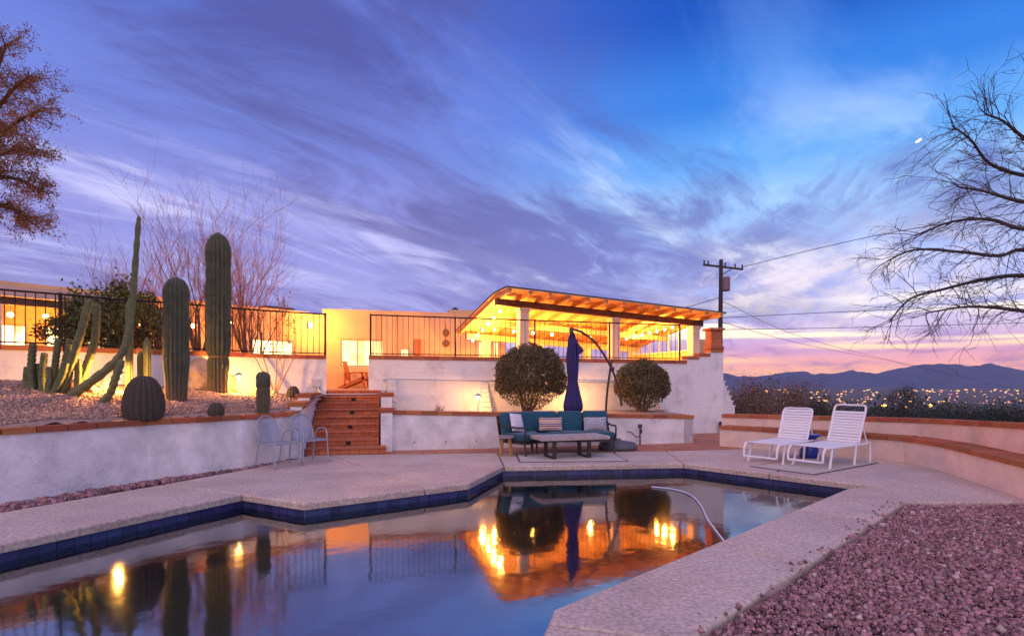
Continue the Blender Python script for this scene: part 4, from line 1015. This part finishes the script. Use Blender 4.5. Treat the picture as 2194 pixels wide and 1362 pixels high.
# tree reaching in from the left edge
def left_tree():
    rng.seed(21)
    b = Vector((-9.85, 7.9, 1.05)); root = empty('mesquite_tree', b, 'rust-leaved mesquite branches reaching in at the left edge', 'tree'); mbs = [MB(), MB()]; tips = []
    fork = b + Vector((.35, 0, 2.9)); mbs[0].tube(arc([b, b + Vector((.2, .05, 1.5)), fork], 8), [.16, .15, .14, .13, .13, .12, .12, .11, .11], 8, False)
    for li, l in enumerate(([(-60, 330), (-10, 240), (30, 190), (62, 165)], [(-60, 330), (0, 290), (45, 255), (88, 238)], [(-70, 400), (-10, 380), (40, 385), (85, 405)], [(-70, 430), (0, 440), (45, 455), (70, 480)], [(-60, 320), (-20, 200), (0, 130), (15, 95)], [(-60, 360), (0, 330), (35, 320), (70, 330)])):
        pts = arc([fork] + [P(x, y, 7.9 + .3 * math.sin(li * 2 + k)) for k, (x, y) in enumerate(l)], 20); n = len(pts)
        mbs[0].tube(pts, [.05 * (1 - .85 * k / n) + .004 for k in range(n)], 6, False)
        for k in range(6, n):
            for _ in range(2): grow(mbs, pts[k], (pts[k] - pts[k - 1]).normalized() + Vector((rng.gauss(0, .5), rng.gauss(0, .7), rng.gauss(0, .6))), rng.uniform(.16, .30), .0075, 2, .5, -.05, tips, .5, (2, 4), .66)
    tips = [t for t in tips]; mbs[0].build('trunk', bark, root, smooth=True); mbs[1].build('crown', twig_red, root)
    leaves([tips[rng.randrange(len(tips))] + Vector((rng.gauss(0, .04), rng.gauss(0, .04), rng.gauss(0, .04))) for _ in range(16000)], .022, leaf_rust, 'leaves', root, aspect=.25)
left_tree()
# bare tree reaching in from the right edge
def right_tree():
    rng.seed(5)
    b = Vector((9.9, 8.6, -2.0)); root = empty('mesquite_tree', b, 'dark bare tree with drooping branches reaching in at the right edge', 'tree'); mbs = [MB(), MB()]; tips = []
    mbs[0].tube(arc([b, b + Vector((-.2, .1, 1.8)), b + Vector((.1, 0, 3.6)), b + Vector((.3, .1, 5.4))], 16), [.2 - .006 * i for i in range(17)][:16] + [.1], 8, False)
    lims = [[(2240, 672), (2185, 665), (2120, 658), (2060, 658), (1985, 670)], [(2260, 560), (2190, 535), (2140, 548), (2060, 540), (1960, 535), (1900, 560)], [(2270, 480), (2190, 490), (2120, 470), (2040, 475), (1960, 505)], [(2270, 380), (2190, 375), (2120, 350), (2080, 300), (2040, 270)], [(2260, 330), (2200, 300), (2150, 260), (2110, 245)], [(2260, 440), (2180, 430), (2110, 410), (2050, 400)], [(2260, 600), (2180, 590), (2100, 600), (2020, 620), (1950, 640), (1905, 690)]]
    for li, l in enumerate(lims):
        pts = arc([P(x, y, 9.2 + .25 * math.sin(li * 2 + i)) for i, (x, y) in enumerate(l)], 20); n = len(pts)
        mbs[0].tube(pts, [.036 * (1 - .85 * i / n) + .004 for i in range(n)], 6, False)
        for i in range(2, n):
            for k in range(1 + (i % 2)):
                dv = (pts[i] - pts[i - 1]).normalized() + Vector((rng.gauss(-.2, .5), rng.gauss(0, .6), rng.gauss(-.05, .7)))
                grow(mbs, pts[i], dv, rng.uniform(.35, .70), .008, 2, .5, -.05, tips, .5, (2, 3), .66)
    mbs[0].build('trunk', dark_bark, root, smooth=True); mbs[1].build('crown', dark_bark, root)
right_tree()
# hillside scrub beyond the parapet
def bush(px, top_y, d, w, label, m_, nl=2500, wood=True, name='desert_tree'):
    x = (px - 1097) / 1200 * d; zg = terrain_z(x, d); zt = EYE + (820 - top_y) / 1200 * d; h = zt - zg; root = empty(name, (x, d, zg), label, 'tree', 'scrub trees beyond the parapet'); mbs = [MB(), MB()]; tips = []
    for k in range(4): grow(mbs, (x, d, zg), (rng.gauss(0, .35), rng.gauss(0, .3), 1), h * .36, .07, 3, .5, .12, tips, .3, (2, 3))
    mbs[0].build('trunk', bark, root)
    if mbs[1].v: mbs[1].build('twigs', twig_red if m_ is leaf_scrub else bark, root, kind='stuff')
    leaves(clumps((x, d, zg + h * .60), 70, w / 2, nl * 3, (1, .8, h * .42 / (w / 2)), .2), .045, m_, 'crown', root)
for a_ in ((1590, 812, 24, 3.2, 'brown bare scrub tree right of the white stepped wall', leaf_scrub), (1650, 822, 27, 3.6, 'reddish brown scrub tree behind the left lounge chair', leaf_scrub), (1720, 826, 30, 3.8, 'grey-brown scrub tree between the lounge chairs, beyond the parapet', leaf_scrub), (1770, 866, 27, 3.0, 'low dark scrub tree left of the larger lounge chair', leaf_dark), (1850, 872, 30, 4.2, 'dark green tree behind the larger lounge chair', leaf_dark), (1938, 828, 46, 3.0, 'pointed dark tree rising into the city lights', leaf_dark), (1960, 876, 32, 4.0, 'dark green tree right of the larger lounge chair', leaf_dark), (2050, 874, 33, 4.6, 'broad dark tree above the parapet, below the hills', leaf_dark), (2130, 870, 30, 4.6, 'dark tree near the right edge above the parapet', leaf_dark), (2210, 866, 29, 4.2, 'rightmost dark tree above the parapet', leaf_dark)): bush(*a_)
def scrub_mass():
    root = None; pts = []
    for _ in range(420):
        px = rng.uniform(1480, 2350); d = rng.uniform(30, 260) ; x = (px - 1097) / 1200 * d; zg = terrain_z(x, d); s = rng.uniform(.6, 1.4)
        for k in range(40): pts.append((x + rng.gauss(0, s), d + rng.gauss(0, s), zg + abs(rng.gauss(0, s * .75))))
    o = empty('x', (0, 0, 0), None, None); l = leaves(pts, .30, leaf_dark, 'distant_scrub', o); l.parent = None; l['kind'] = 'stuff'; bpy.data.objects.remove(o)
scrub_mass()

# ------------------------------------------------------------------ city lights in the valley
def city():
    cols = [mat('amber_city_light', (1, .5, .1), .5, emit=(1, .42, .08), estr=2.0), mat('pale_city_light', (1, .8, .4), .5, emit=(1, .52, .15), estr=1.2), mat('pink_city_light', (1, .5, .4), .5, emit=(.95, .35, .16), estr=.9)]
    for ci, m_ in enumerate(cols):
        mbx = MB()
        for _ in range(75):
            px = rng.uniform(1640, 2330); py = 835 + 32 * rng.random() ** 1.2; d = 60.5 * 1200 / (py - 820); x = (px - 1097) / 1200 * d; s = d / 1200 * rng.uniform(.6, 1.5)
            z = terrain_z(x, d) + s * .8
            mbx.ball((x, d, z), s, 5, (2.0, 1, .75))
        mbx.build('city_lights', m_, kind='stuff')
    for i, (px, py, s, lb) in enumerate(((1768, 857, 3.0, 'brightest amber street lamp in the valley'), (1894, 868, 3.4, 'big amber lamp glow below the hills, right of the larger lounge chair'), (1940, 871, 3.0, 'round amber lamp glow above the middle of the parapet'), (1992, 869, 3.8, 'wide amber lamp glow among dark trees'), (1815, 867, 2.2, 'long orange light just left of the larger lounge chair top'))):
        d = 90.0; x = (px - 1097) / 1200 * d; zt = EYE + (820 - py) / 1200 * d; zg = terrain_z(x, d)
        root = empty('street_lamp', (x, d, zg), lb, 'street lamp', 'amber street lamps down the hill'); MB().ball((x, d, zt), s * d / 1200 * 1.0, 8, (1.5, 1, .8)).build('lamp_head', mat('amber_street_lamp', (1, .5, .1), .5, emit=(1, .48, .09), estr=2.5), root); MB().tube([(x, d, zg), (x, d, zt)], .07, 6).build('lamp_post', roof_dark, root)
city()

# ------------------------------------------------------------------ utility pole and wires
pd = 34.0; pb = P(1545, 556, pd); ux = pb.x; zt = pb.z
pole = empty('utility_pole', (ux, pd, -2.3), 'wooden utility pole with crossarm and transformer behind the ramada', 'utility pole')
MB().tube([(ux - .12, pd, -2.3), (ux - .05, pd, 4), (ux, pd, zt)], [.16, .14, .11], 10).build('shaft', dark_bark, pole)
ca, cb_ = P(1507, 567, pd), P(1592, 577, pd); MB().tube([ca, cb_], .075, 4).build('crossarm', dark_bark, pole)
for t in (.02, .12, .55, .8, .98):
    q = ca.lerp(cb_, t); MB().lathe([(.03, 0), (.06, .06), (.03, .12), (.06, .18), (.02, .24)], (q.x, q.y, q.z + .05), 8).build('insulator', dark_bark, pole)
q = P(1554, 609, pd); MB().lathe([(.20, -.42), (.24, -.38), (.24, .36), (.20, .42), (.05, .46)], (q.x, q.y - .1, q.z), 16).build('transformer', mat('transformer_paint', (.22, .13, .14), .6), pole)
MB().tube([P(1545, 590, pd), P(1570, 574, pd)], .03, 5).build('brace', dark_bark, pole)
def wire(pts, label): MB().tube(arc(pts, 24), .018, 5, False).build('power_line', roof_dark, label=label, cat='wire', group='overhead wires')
wire([P(1540, 637, pd), P(1500, 650, 30), P(1455, 662, 27)], 'service wire from the pole down to the ramada roof')
wire([P(1546, 681, pd), P(1800, 668, 36), P(2250, 650, 38)], 'upper power line running right from the pole')
wire([P(1546, 706, pd), P(1800, 702, 36), P(2250, 690, 38)], 'middle power line running right from the pole')
wire([P(1546, 645, pd), P(1800, 745, 60), P(2250, 850, 95)], 'slanting power line descending right toward the hills')
wire([P(1546, 690, pd), P(1760, 745, 60), P(2000, 790, 100)], 'lower slanting power line descending toward the city lights')
wire([P(1590, 572, pd), P(1900, 500, 30), P(2300, 440, 27)], 'topmost wire rising right from the crossarm')

# ------------------------------------------------------------------ sofa, tables, umbrella
sofa_p0 = Vector((-.28, 12.0)); sofa_p1 = Vector((.42, 12.72)); sofa_p2 = Vector((2.14, 12.90))
sofa_p1.y = 12.55; sofa_p2.y = 12.72; sofa_p0.y = 11.85
sofa = empty('sectional_sofa', (1.0, 12.3, 0), 'dark-framed outdoor sectional sofa with teal cushions before the planter', 'sofa')
def sofa_run(a, b, n, first_arm, last_arm):
    u = (b - a).normalized(); f = Vector((u.y, -u.x)); rz = math.atan2(u.y, u.x); L_ = (b - a).length
    for k in range(n):
        w = L_ / n; c = a + u * (w * (k + .5)) + f * .42; MB().box((c.x, c.y, .375), (w - .012, .66, .15), rz, bev=.045).build('seat_cushion', teal, sofa, smooth=True)
        c = a + u * (w * (k + .5)) + f * .09; MB().box((c.x, c.y, .64), (w - .015, .17, .47), rz, rx=R(-11), bev=.06).build('back_cushion', teal, sofa, smooth=True)
    c = a + u * (L_ / 2) + f * .42; MB().box((c.x, c.y, .27), (L_, .66, .05), rz).build('seat_frame', bronze, sofa)
    c = a + u * (L_ / 2) - f * .03; MB().box((c.x, c.y, .60), (L_, .03, .40), rz, rx=R(-11)).build('back_frame', bronze, sofa)
    for s in ((0.03, L_ - .03)):
        for w in (.02, .72):
            if s > .5 and not last_arm and w > .5: continue
            q = a + u * s + f * w; MB().tube([(q.x + f.x * .05, q.y + f.y * .05, 0), (q.x, q.y, .28), (q.x, q.y, .40)], .022, 6).build('leg', bronze, sofa)
    for on, s in ((first_arm, .0), (last_arm, L_)):
        if not on: continue
        q = a + u * s; MB().tube(arc([v3(q - f * .02, .72), v3(q + f * .15, .60), v3(q + f * .55, .58), v3(q + f * .74, .585), v3(q + f * .78, .52), v3(q + f * .74, .28)], 24), .02, 8).build('armrest', bronze, sofa, smooth=True)
sofa_run(sofa_p0, sofa_p1, 2, True, False); sofa_run(sofa_p1, sofa_p2, 3, False, True)
def stripe_mat(name, cols, scale, ax=2):
    m = mat(name, cols[0], .9); N, L, b = nodes(m); tc = N.new('ShaderNodeTexCoord'); sx = N.new('ShaderNodeSeparateXYZ'); L.new(tc.outputs['Generated'], sx.inputs[0])
    mu = N.new('ShaderNodeMath'); mu.operation = 'MULTIPLY'; mu.inputs[1].default_value = scale; L.new(sx.outputs[ax], mu.inputs[0]); fr = N.new('ShaderNodeMath'); fr.operation = 'FRACT'; L.new(mu.outputs[0], fr.inputs[0])
    cr = N.new('ShaderNodeValToRGB'); cr.color_ramp.interpolation = 'CONSTANT'; e = cr.color_ramp.elements; e[0].color = (*cols[0], 1); e[1].position = 1 / len(cols); e[1].color = (*cols[1], 1)
    for i in range(2, len(cols)): k = e.new(i / len(cols)); k.color = (*cols[i], 1)
    L.new(fr.outputs[0], cr.inputs[0]); L.new(cr.outputs[0], b.inputs['Base Color']); return m
def pillow(c, w, h, rz, rx, m_, label, roll=0.0):
    n = 10; vs = []; fs = []
    for sgn in (1, -1):
        for i in range(n + 1):
            for j in range(n + 1):
                a = i / n * 2 - 1; b_ = j / n * 2 - 1; t = .075 * (max(0, (1 - a * a) * (1 - b_ * b_)) ** .45); pin = 1 - .07 * (1 - abs(a) ** 2) * 0 - .06 * (a * a * b_ * b_)
                vs.append(Vector((a * w / 2 * (1 - .05 * (1 - b_ * b_)) * 1, -sgn * t, b_ * h / 2 * (1 - .05 * (1 - a * a)))))
    m1 = (n + 1) ** 2
    for i in range(n):
        for j in range(n):
            k = i * (n + 1) + j; fs += [(k, k + 1, k + n + 2, k + n + 1), (m1 + k, m1 + k + n + 1, m1 + k + n + 2, m1 + k + 1)]
    M_ = Matrix.Translation(Vector(c)) @ Matrix.Rotation(rz, 4, 'Z') @ Matrix.Rotation(rx, 4, 'X') @ Matrix.Rotation(roll, 4, 'Y')
    MB().add([M_ @ v for v in vs], fs).build('throw_pillow', m_, smooth=True, label=label, cat='pillow')
pillow((.10, 11.90, .66), .40, .40, R(52), R(-18), stripe_mat('white_pillow_cloth', [(.75, .70, .72), (.66, .60, .64), (.75, .70, .72), (.58, .54, .62)], 5), 'off-white square pillow at the left arm of the sofa', .12)
pillow((.84, 12.22, .60), .52, .30, R(5), R(-16), stripe_mat('striped_pillow_cloth', [(.10, .12, .25), (.62, .50, .45), (.55, .20, .08), (.62, .55, .52), (.15, .10, .16), (.60, .38, .30)], 2), 'orange and blue striped lumbar pillow in the middle of the sofa')
def zig_mat():
    m = mat('grey_woven_cloth', (.5, .47, .52), .9); N, L, b = nodes(m); tc = N.new('ShaderNodeTexCoord'); w = N.new('ShaderNodeTexChecker'); w.inputs['Scale'].default_value = 26; w.inputs['Color1'].default_value = (.62, .58, .62, 1); w.inputs['Color2'].default_value = (.10, .10, .18, 1); L.new(tc.outputs['Generated'], w.inputs['Vector']); L.new(w.outputs['Color'], b.inputs['Base Color']); return m
pillow((1.83, 12.32, .60), .52, .31, R(6), R(-16), zig_mat(), 'grey and white patterned lumbar pillow at the right end of the sofa')
# coffee table
tb = empty('coffee_table', (1.12, 11.25, 0), 'long plank coffee table on dark metal loop legs', 'table'); tz = R(17); plank = mat('weathered_plank', (.46, .38, .36), .7, var=.3, vscale=12)
for k in range(4):
    off_ = -.26 + .173 * k; MB().box((1.16 - math.sin(tz) * off_, 11.28 + math.cos(tz) * off_, .415), (1.46, .168, .07), tz, bev=.008).build('plank', plank, tb)
for sx_ in (-.40, .34):
    lg = MB(); c = Vector((1.14 + sx_ * math.cos(tz), 11.28 + sx_ * math.sin(tz)))
    for o_ in (-.24, .24): lg.box((c.x - math.sin(tz) * o_, c.y + math.cos(tz) * o_, .205), (.07, .05, .345), tz)
    lg.box((c.x, c.y, .021), (.07, .53, .035), tz); lg.build('leg', bronze, tb)
sd = empty('side_stool', (-.10, 11.55, 0), 'small round wooden stool left of the sofa', 'stool'); stw = mat('stool_wood', (.42, .23, .08), .6, var=.2, vscale=8)
MB().lathe([(.15, .37), (.165, .375), (.165, .41), (.15, .415)], (-.12, 11.5, 0), 24).build('top', mat('stool_top', (.28, .22, .22), .6), sd)
for a in (.6, 2.2, 3.8, 5.3): MB().tube([(-.12 + .16 * math.cos(a), 11.5 + .16 * math.sin(a), 0), (-.12 + .11 * math.cos(a), 11.5 + .11 * math.sin(a), .37)], .02, 8).build('leg', stw, sd)
rug_m = mat('pale_rug', (.52, .47, .42), .95, var=.15, vscale=14, bump=.3, bscale=80); rug_b = mat('rug_border', (.10, .08, .10), .95)
def rug(c, w, d, rz, label):
    root = empty('rug', (c[0], c[1], 0), label, 'rug'); MB().box((c[0], c[1], .006), (w, d, .008), rz).build('border', rug_b, root); MB().box((c[0], c[1], .0115), (w - .07, d - .07, .004), rz).build('field', rug_m, root)
rug((1.15, 11.2), 2.1, 1.15, R(3), 'pale outdoor rug with dark border under the coffee table')
# cantilever umbrella, folded
ub = Vector((2.24, 13.15 - .75)); ub = Vector((2.30, 12.95))
ub = Vector((2.26, 12.78)); um = empty('cantilever_umbrella', (ub.x, ub.y, 0), 'folded navy cantilever umbrella with a curved dark mast beside the sofa', 'umbrella')
D_ = 12.95
MB().lathe([(.42, .0), (.44, .05), (.40, .15), (.10, .20), (.06, .24)], (ub.x + .14, ub.y - .05, 0), 28).build('base', mat('grey_base', (.10, .10, .13), .6), um, smooth=True)
MB().tube(arc([(ub.x, ub.y, .15), P(1299, 890, D_), P(1301, 840, D_), P(1307, 795, D_), P(1311, 770, D_)], 24), .026, 8).build('mast', bronze, um, smooth=True)
MB().tube(arc([P(1222, 704, D_), P(1245, 711, D_), P(1272, 730, D_), P(1297, 764, D_), P(1315, 800, D_), P(1327, 840, D_), P(1332, 869, D_)], 30), .027, 8).build('boom', bronze, um, smooth=True)
MB().ball(P(1311, 790, D_), .06, 8).build('pivot', bronze, um); MB().box(P(1224, 708, D_), (.10, .10, .14), 0, bev=.01).build('canopy_hub', bronze, um)
def canopy():
    mbx = MB(); prof = [(.035, 712), (.09, 728), (.11, 748), (.13, 765), (.125, 785), (.115, 802), (.10, 815), (.13, 830), (.17, 850), (.20, 868), (.185, 880), (.10, 884)]
    vs = []; n = 40
    for r, py in prof:
        c = P(1226 + (py - 712) * .012, py, D_)
        for k in range(n):
            a = 2 * math.pi * k / n; rr = r * (1 + .20 * math.cos(a * 8 + py * .02)); vs.append((c.x + rr * math.cos(a), c.y + rr * math.sin(a), c.z))
    m = len(prof); fs = [(i * n + k, i * n + (k + 1) % n, (i + 1) * n + (k + 1) % n, (i + 1) * n + k) for i in range(m - 1) for k in range(n)] + [tuple(range(n)), tuple((m - 1) * n + k for k in range(n))[::-1]]
    cn = mbx.add(vs, fs).build('canopy', navy, um, smooth=True)
    c = P(1241, 752, D_); MB().add([c + Vector((-.06, -.11, .22)), c + Vector((.10, -.10, 0)), c + Vector((-.05, -.12, -.12)), c + Vector((-.06, -.06, .20)), c + Vector((.09, -.05, 0)), c + Vector((-.05, -.07, -.12))], [(0, 1, 2), (3, 5, 4), (0, 3, 4, 1), (1, 4, 5, 2), (2, 5, 3, 0)]).build('valance_flap', navy, cn)
    c = P(1227, 812, D_); MB().lathe([(.105, -.02), (.112, -.01), (.112, .02), (.105, .03)], tuple(c), 24).build('strap', navy, cn)
canopy()
q = PF0 + E1 * 5.95 - E2 * .12; op = empty('outlet_post', (q.x, q.y, 0), 'dark outlet post with a hose stub in front of the planter wall', 'outlet post')
MB().tube([(q.x, q.y, 0), (q.x, q.y, .42)], .018, 8).build('post', bronze, op); MB().box((q.x, q.y, .45), (.09, .07, .10), 0, bev=.01).build('outlet_box', bronze, op); MB().box((q.x + .01, q.y - .04, .33), (.06, .05, .10), 0, bev=.01).build('valve', bronze, op)
MB().tube(arc([(q.x, q.y - .03, .22), (q.x - .10, q.y - .05, .20), (q.x - .22, q.y - .04, .30), (q.x - .32, q.y - .02, .32)], 12), .012, 6).build('hose', bronze, op)
q = MW(10.25) - E2 * .12; MB().box((q.x, q.y, .17), (.18, .06, .36), R(20), rx=R(-12), bev=.03).build('paving_slab', roof_dark, label='dark slab leaning at the foot of the terrace corner', cat='slab')

# ------------------------------------------------------------------ silver garden chairs
def mesh_mat():
    m = mat('perforated_steel', (.36, .39, .47), .45, .3); N, L, b = nodes(m); out = [n_ for n_ in N if n_.type == 'OUTPUT_MATERIAL'][0]; tr = N.new('ShaderNodeBsdfTransparent'); mx = N.new('ShaderNodeMixShader'); tc = N.new('ShaderNodeTexCoord'); vo = N.new('ShaderNodeTexVoronoi'); vo.inputs['Scale'].default_value = 150; L.new(tc.outputs['Object'], vo.inputs['Vector']); lt = N.new('ShaderNodeMath'); lt.operation = 'LESS_THAN'; lt.inputs[1].default_value = .5; L.new(vo.outputs['Distance'], lt.inputs[0]); L.new(lt.outputs[0], mx.inputs[0]); L.new(b.outputs[0], mx.inputs[1]); L.new(tr.outputs[0], mx.inputs[2]); L.new(mx.outputs[0], out.inputs[0]); return m
perf = mesh_mat()
def iron_chair(x, y, rz, label):
    root = empty('iron_chair', (x, y, 0), label, 'chair', 'silver iron garden chairs'); M_ = Matrix.Translation((x, y, 0)) @ Matrix.Rotation(rz, 4, 'Z'); T = lambda *p: M_ @ Vector(p)
    # local: faces -y
    for s in (-1, 1):
        MB().tube(arc([T(s * .27, -.27, 0), T(s * .25, -.24, .30), T(s * .25, -.22, .56), T(s * .25, -.14, .64), T(s * .25, .0, .64), T(s * .25, .12, .58), T(s * .25, .18, .42), T(s * .25, .26, 0)], 32), .012, 7).build('arm_and_legs', white_iron, root, smooth=True)
    MB().tube(arc([T(-.22, .17, .42), T(-.23, .24, .62), T(-.17, .30, .83), T(0, .32, .90), T(.17, .30, .83), T(.23, .24, .62), T(.22, .17, .42)], 30), .012, 7).build('back_frame', white_iron, root, smooth=True)
    pts = []; n = 8; vs = []; fs = []
    for i in range(n + 1):
        t = i / n; z = .43 + .45 * t; wv = .22 * math.sqrt(max(0, 1 - max(0, (t - .55) / .47) ** 2)); yy = .17 + .15 * t ** .9
        for sx_ in (-1, -.5, 0, .5, 1): vs.append(T(sx_ * wv, yy + .03 * (1 - sx_ * sx_), z))
    for i in range(n):
        for k in range(4): fs.append((i * 5 + k, i * 5 + k + 1, i * 5 + 5 + k + 1, i * 5 + 5 + k))
    MB().add(vs, fs).build('backrest', perf, root, smooth=True)
    vs = []; fs = []
    for i in range(7):
        for k in range(7): a = i / 6 * 2 - 1; b_ = k / 6 * 2 - 1; vs.append(T(a * .25, -.24 + (b_ + 1) / 2 * .43, .43 - .02 * (1 - a * a) * (1 - b_ * b_) - (.02 if b_ < -.9 else 0)))
    for i in range(6):
        for k in range(6): fs.append((i * 7 + k, i * 7 + k + 1, i * 7 + 8 + k, i * 7 + 7 + k))
    MB().add(vs, fs).build('seat', perf, root, smooth=True)
    MB().tube([T(-.25, -.24, .425), T(.25, -.24, .425), T(.25, .19, .43), T(-.25, .19, .43), T(-.25, -.24, .425)], .012, 6).build('seat_frame', white_iron, root)
iron_chair(-4.20, 10.02, R(62), 'silver iron chair nearer the camera, against the white planter wall')
iron_chair(-3.86, 10.62, R(52), 'silver iron chair next to the brick stairs')

# ------------------------------------------------------------------ lounge chairs
def chaise(fx, fy, dx, dy, label, hb=.72):
    u = Vector((dx, dy)).normalized(); sv = Vector((-u.y, u.x)); root = empty('lounge_chair', (fx, fy, 0), label, 'lounge chair', 'white strap lounge chairs'); Wd = .31; Ls = 1.62; hg = 1.22; sh = .36; rz = math.atan2(u.y, u.x)
    def T(s, w, z): q = Vector((fx, fy)) + u * s + sv * w; return Vector((q.x, q.y, z))
    for w in (-Wd, Wd): MB().tube(arc([T(-.10, w, .12), T(-.08, w, .28), T(.0, w, sh), T(.2, w, sh), T(hg, w, sh), T(Ls - .06, w, sh + .01), T(Ls, w, sh - .04), T(Ls - .05, w * 1.06, 0)], 40), .021, 8).build('side_rail', white_plastic, root, smooth=True)
    MB().tube([T(-.10, -Wd, .125), T(-.10, Wd, .125)], .02, 8).build('foot_bar', white_plastic, root)
    for s, k in ((.22, -.12), (hg - .15, -.10)):
        for w in (-Wd, Wd): MB().tube([T(s, w, sh - .01), T(s + k, w * 1.06, .02), T(s + k - .02, w * 1.06, 0)], .021, 8).build('leg', white_plastic, root)
    st_ = unit_mesh('strap', (.052, 2 * Wd - .02, .008), white_plastic, 0)
    for k in range(19): piece('strap', st_, root, T(.02 + .064 * k, 0, sh + .02), rz)
    ba = R(66); bl = hb
    def B(t, w, o=0.0): return T(hg + .02 + math.cos(ba) * t + o * math.sin(ba), w, sh + .02 + math.sin(ba) * t - o * math.cos(ba))
    MB().tube(arc([B(0, -Wd + .03), B(bl * .5, -Wd + .03), B(bl - .06, -Wd + .03), B(bl, -Wd + .10), B(bl, 0), B(bl, Wd - .10), B(bl - .06, Wd - .03), B(bl * .5, Wd - .03), B(0, Wd - .03)], 48), .02, 8).build('back_frame', white_plastic, root, smooth=True)
    for k in range(11): piece('strap', st_, root, B(.03 + .058 * k, 0, -.0), rz, (.9, .93, 1), ry=-ba)
    MB().tube([T(Ls - .12, -Wd, sh), B(bl * .55, -Wd + .05)], .012, 6).build('back_prop', white_plastic, root)
chaise(4.66, 10.42, .77, .64, 'white strap lounge chair on the left, nearer the terrace wall', .66)
chaise(5.24, 9.92, .83, .56, 'larger-looking white strap lounge chair on the right of the blue table', .76)
q = Vector((5.95, 10.72)); q = GD(1738, 983)
MB().lathe([(.17, 0), (.19, .03), (.185, .16), (.12, .24), (.085, .30), (.09, .36), (.16, .43), (.21, .455), (.21, .475), (.19, .48)], (q.x + .05, q.y + .15, 0), 32).build('garden_pedestal', cobalt, smooth=True, label='glossy cobalt blue ceramic pedestal table between the lounge chairs', cat='table')
rug((5.55, 10.25), 2.35, 1.15, R(35), 'thin mat with dark edge under the lounge chairs')

# ------------------------------------------------------------------ pool hose
def wpt(px, py): q = GD(px, py, WATER); return Vector((q.x, q.y, WATER + .012))
MB().tube(arc([wpt(1396, 1044), wpt(1440, 1049), wpt(1480, 1062), wpt(1502, 1085), wpt(1515, 1112), wpt(1535, 1140), wpt(1560, 1172)], 36), .0125, 8).build('pool_hose', mat('pale_blue_hose', (.55, .58, .75), .4), smooth=True, label='pale vacuum hose floating in a curve on the pool water', cat='hose')

# ------------------------------------------------------------------ evening haze over the valley
hz = MB().box((0, 0, 170), (38000, 38000, 470)).build('haze', bpy.data.materials.new('evening_haze'), kind='stuff')
hm = hz.data.materials[0]; hm.use_nodes = True; hn = hm.node_tree; hn.nodes.clear()
ho = hn.nodes.new('ShaderNodeOutputMaterial'); hv = hn.nodes.new('ShaderNodeVolumePrincipled'); hv.inputs['Color'].default_value = (.60, .66, 1.0, 1); hv.inputs['Density'].default_value = HAZE; hv.inputs['Anisotropy'].default_value = .2
hn.links.new(hv.outputs[0], ho.inputs['Volume'])
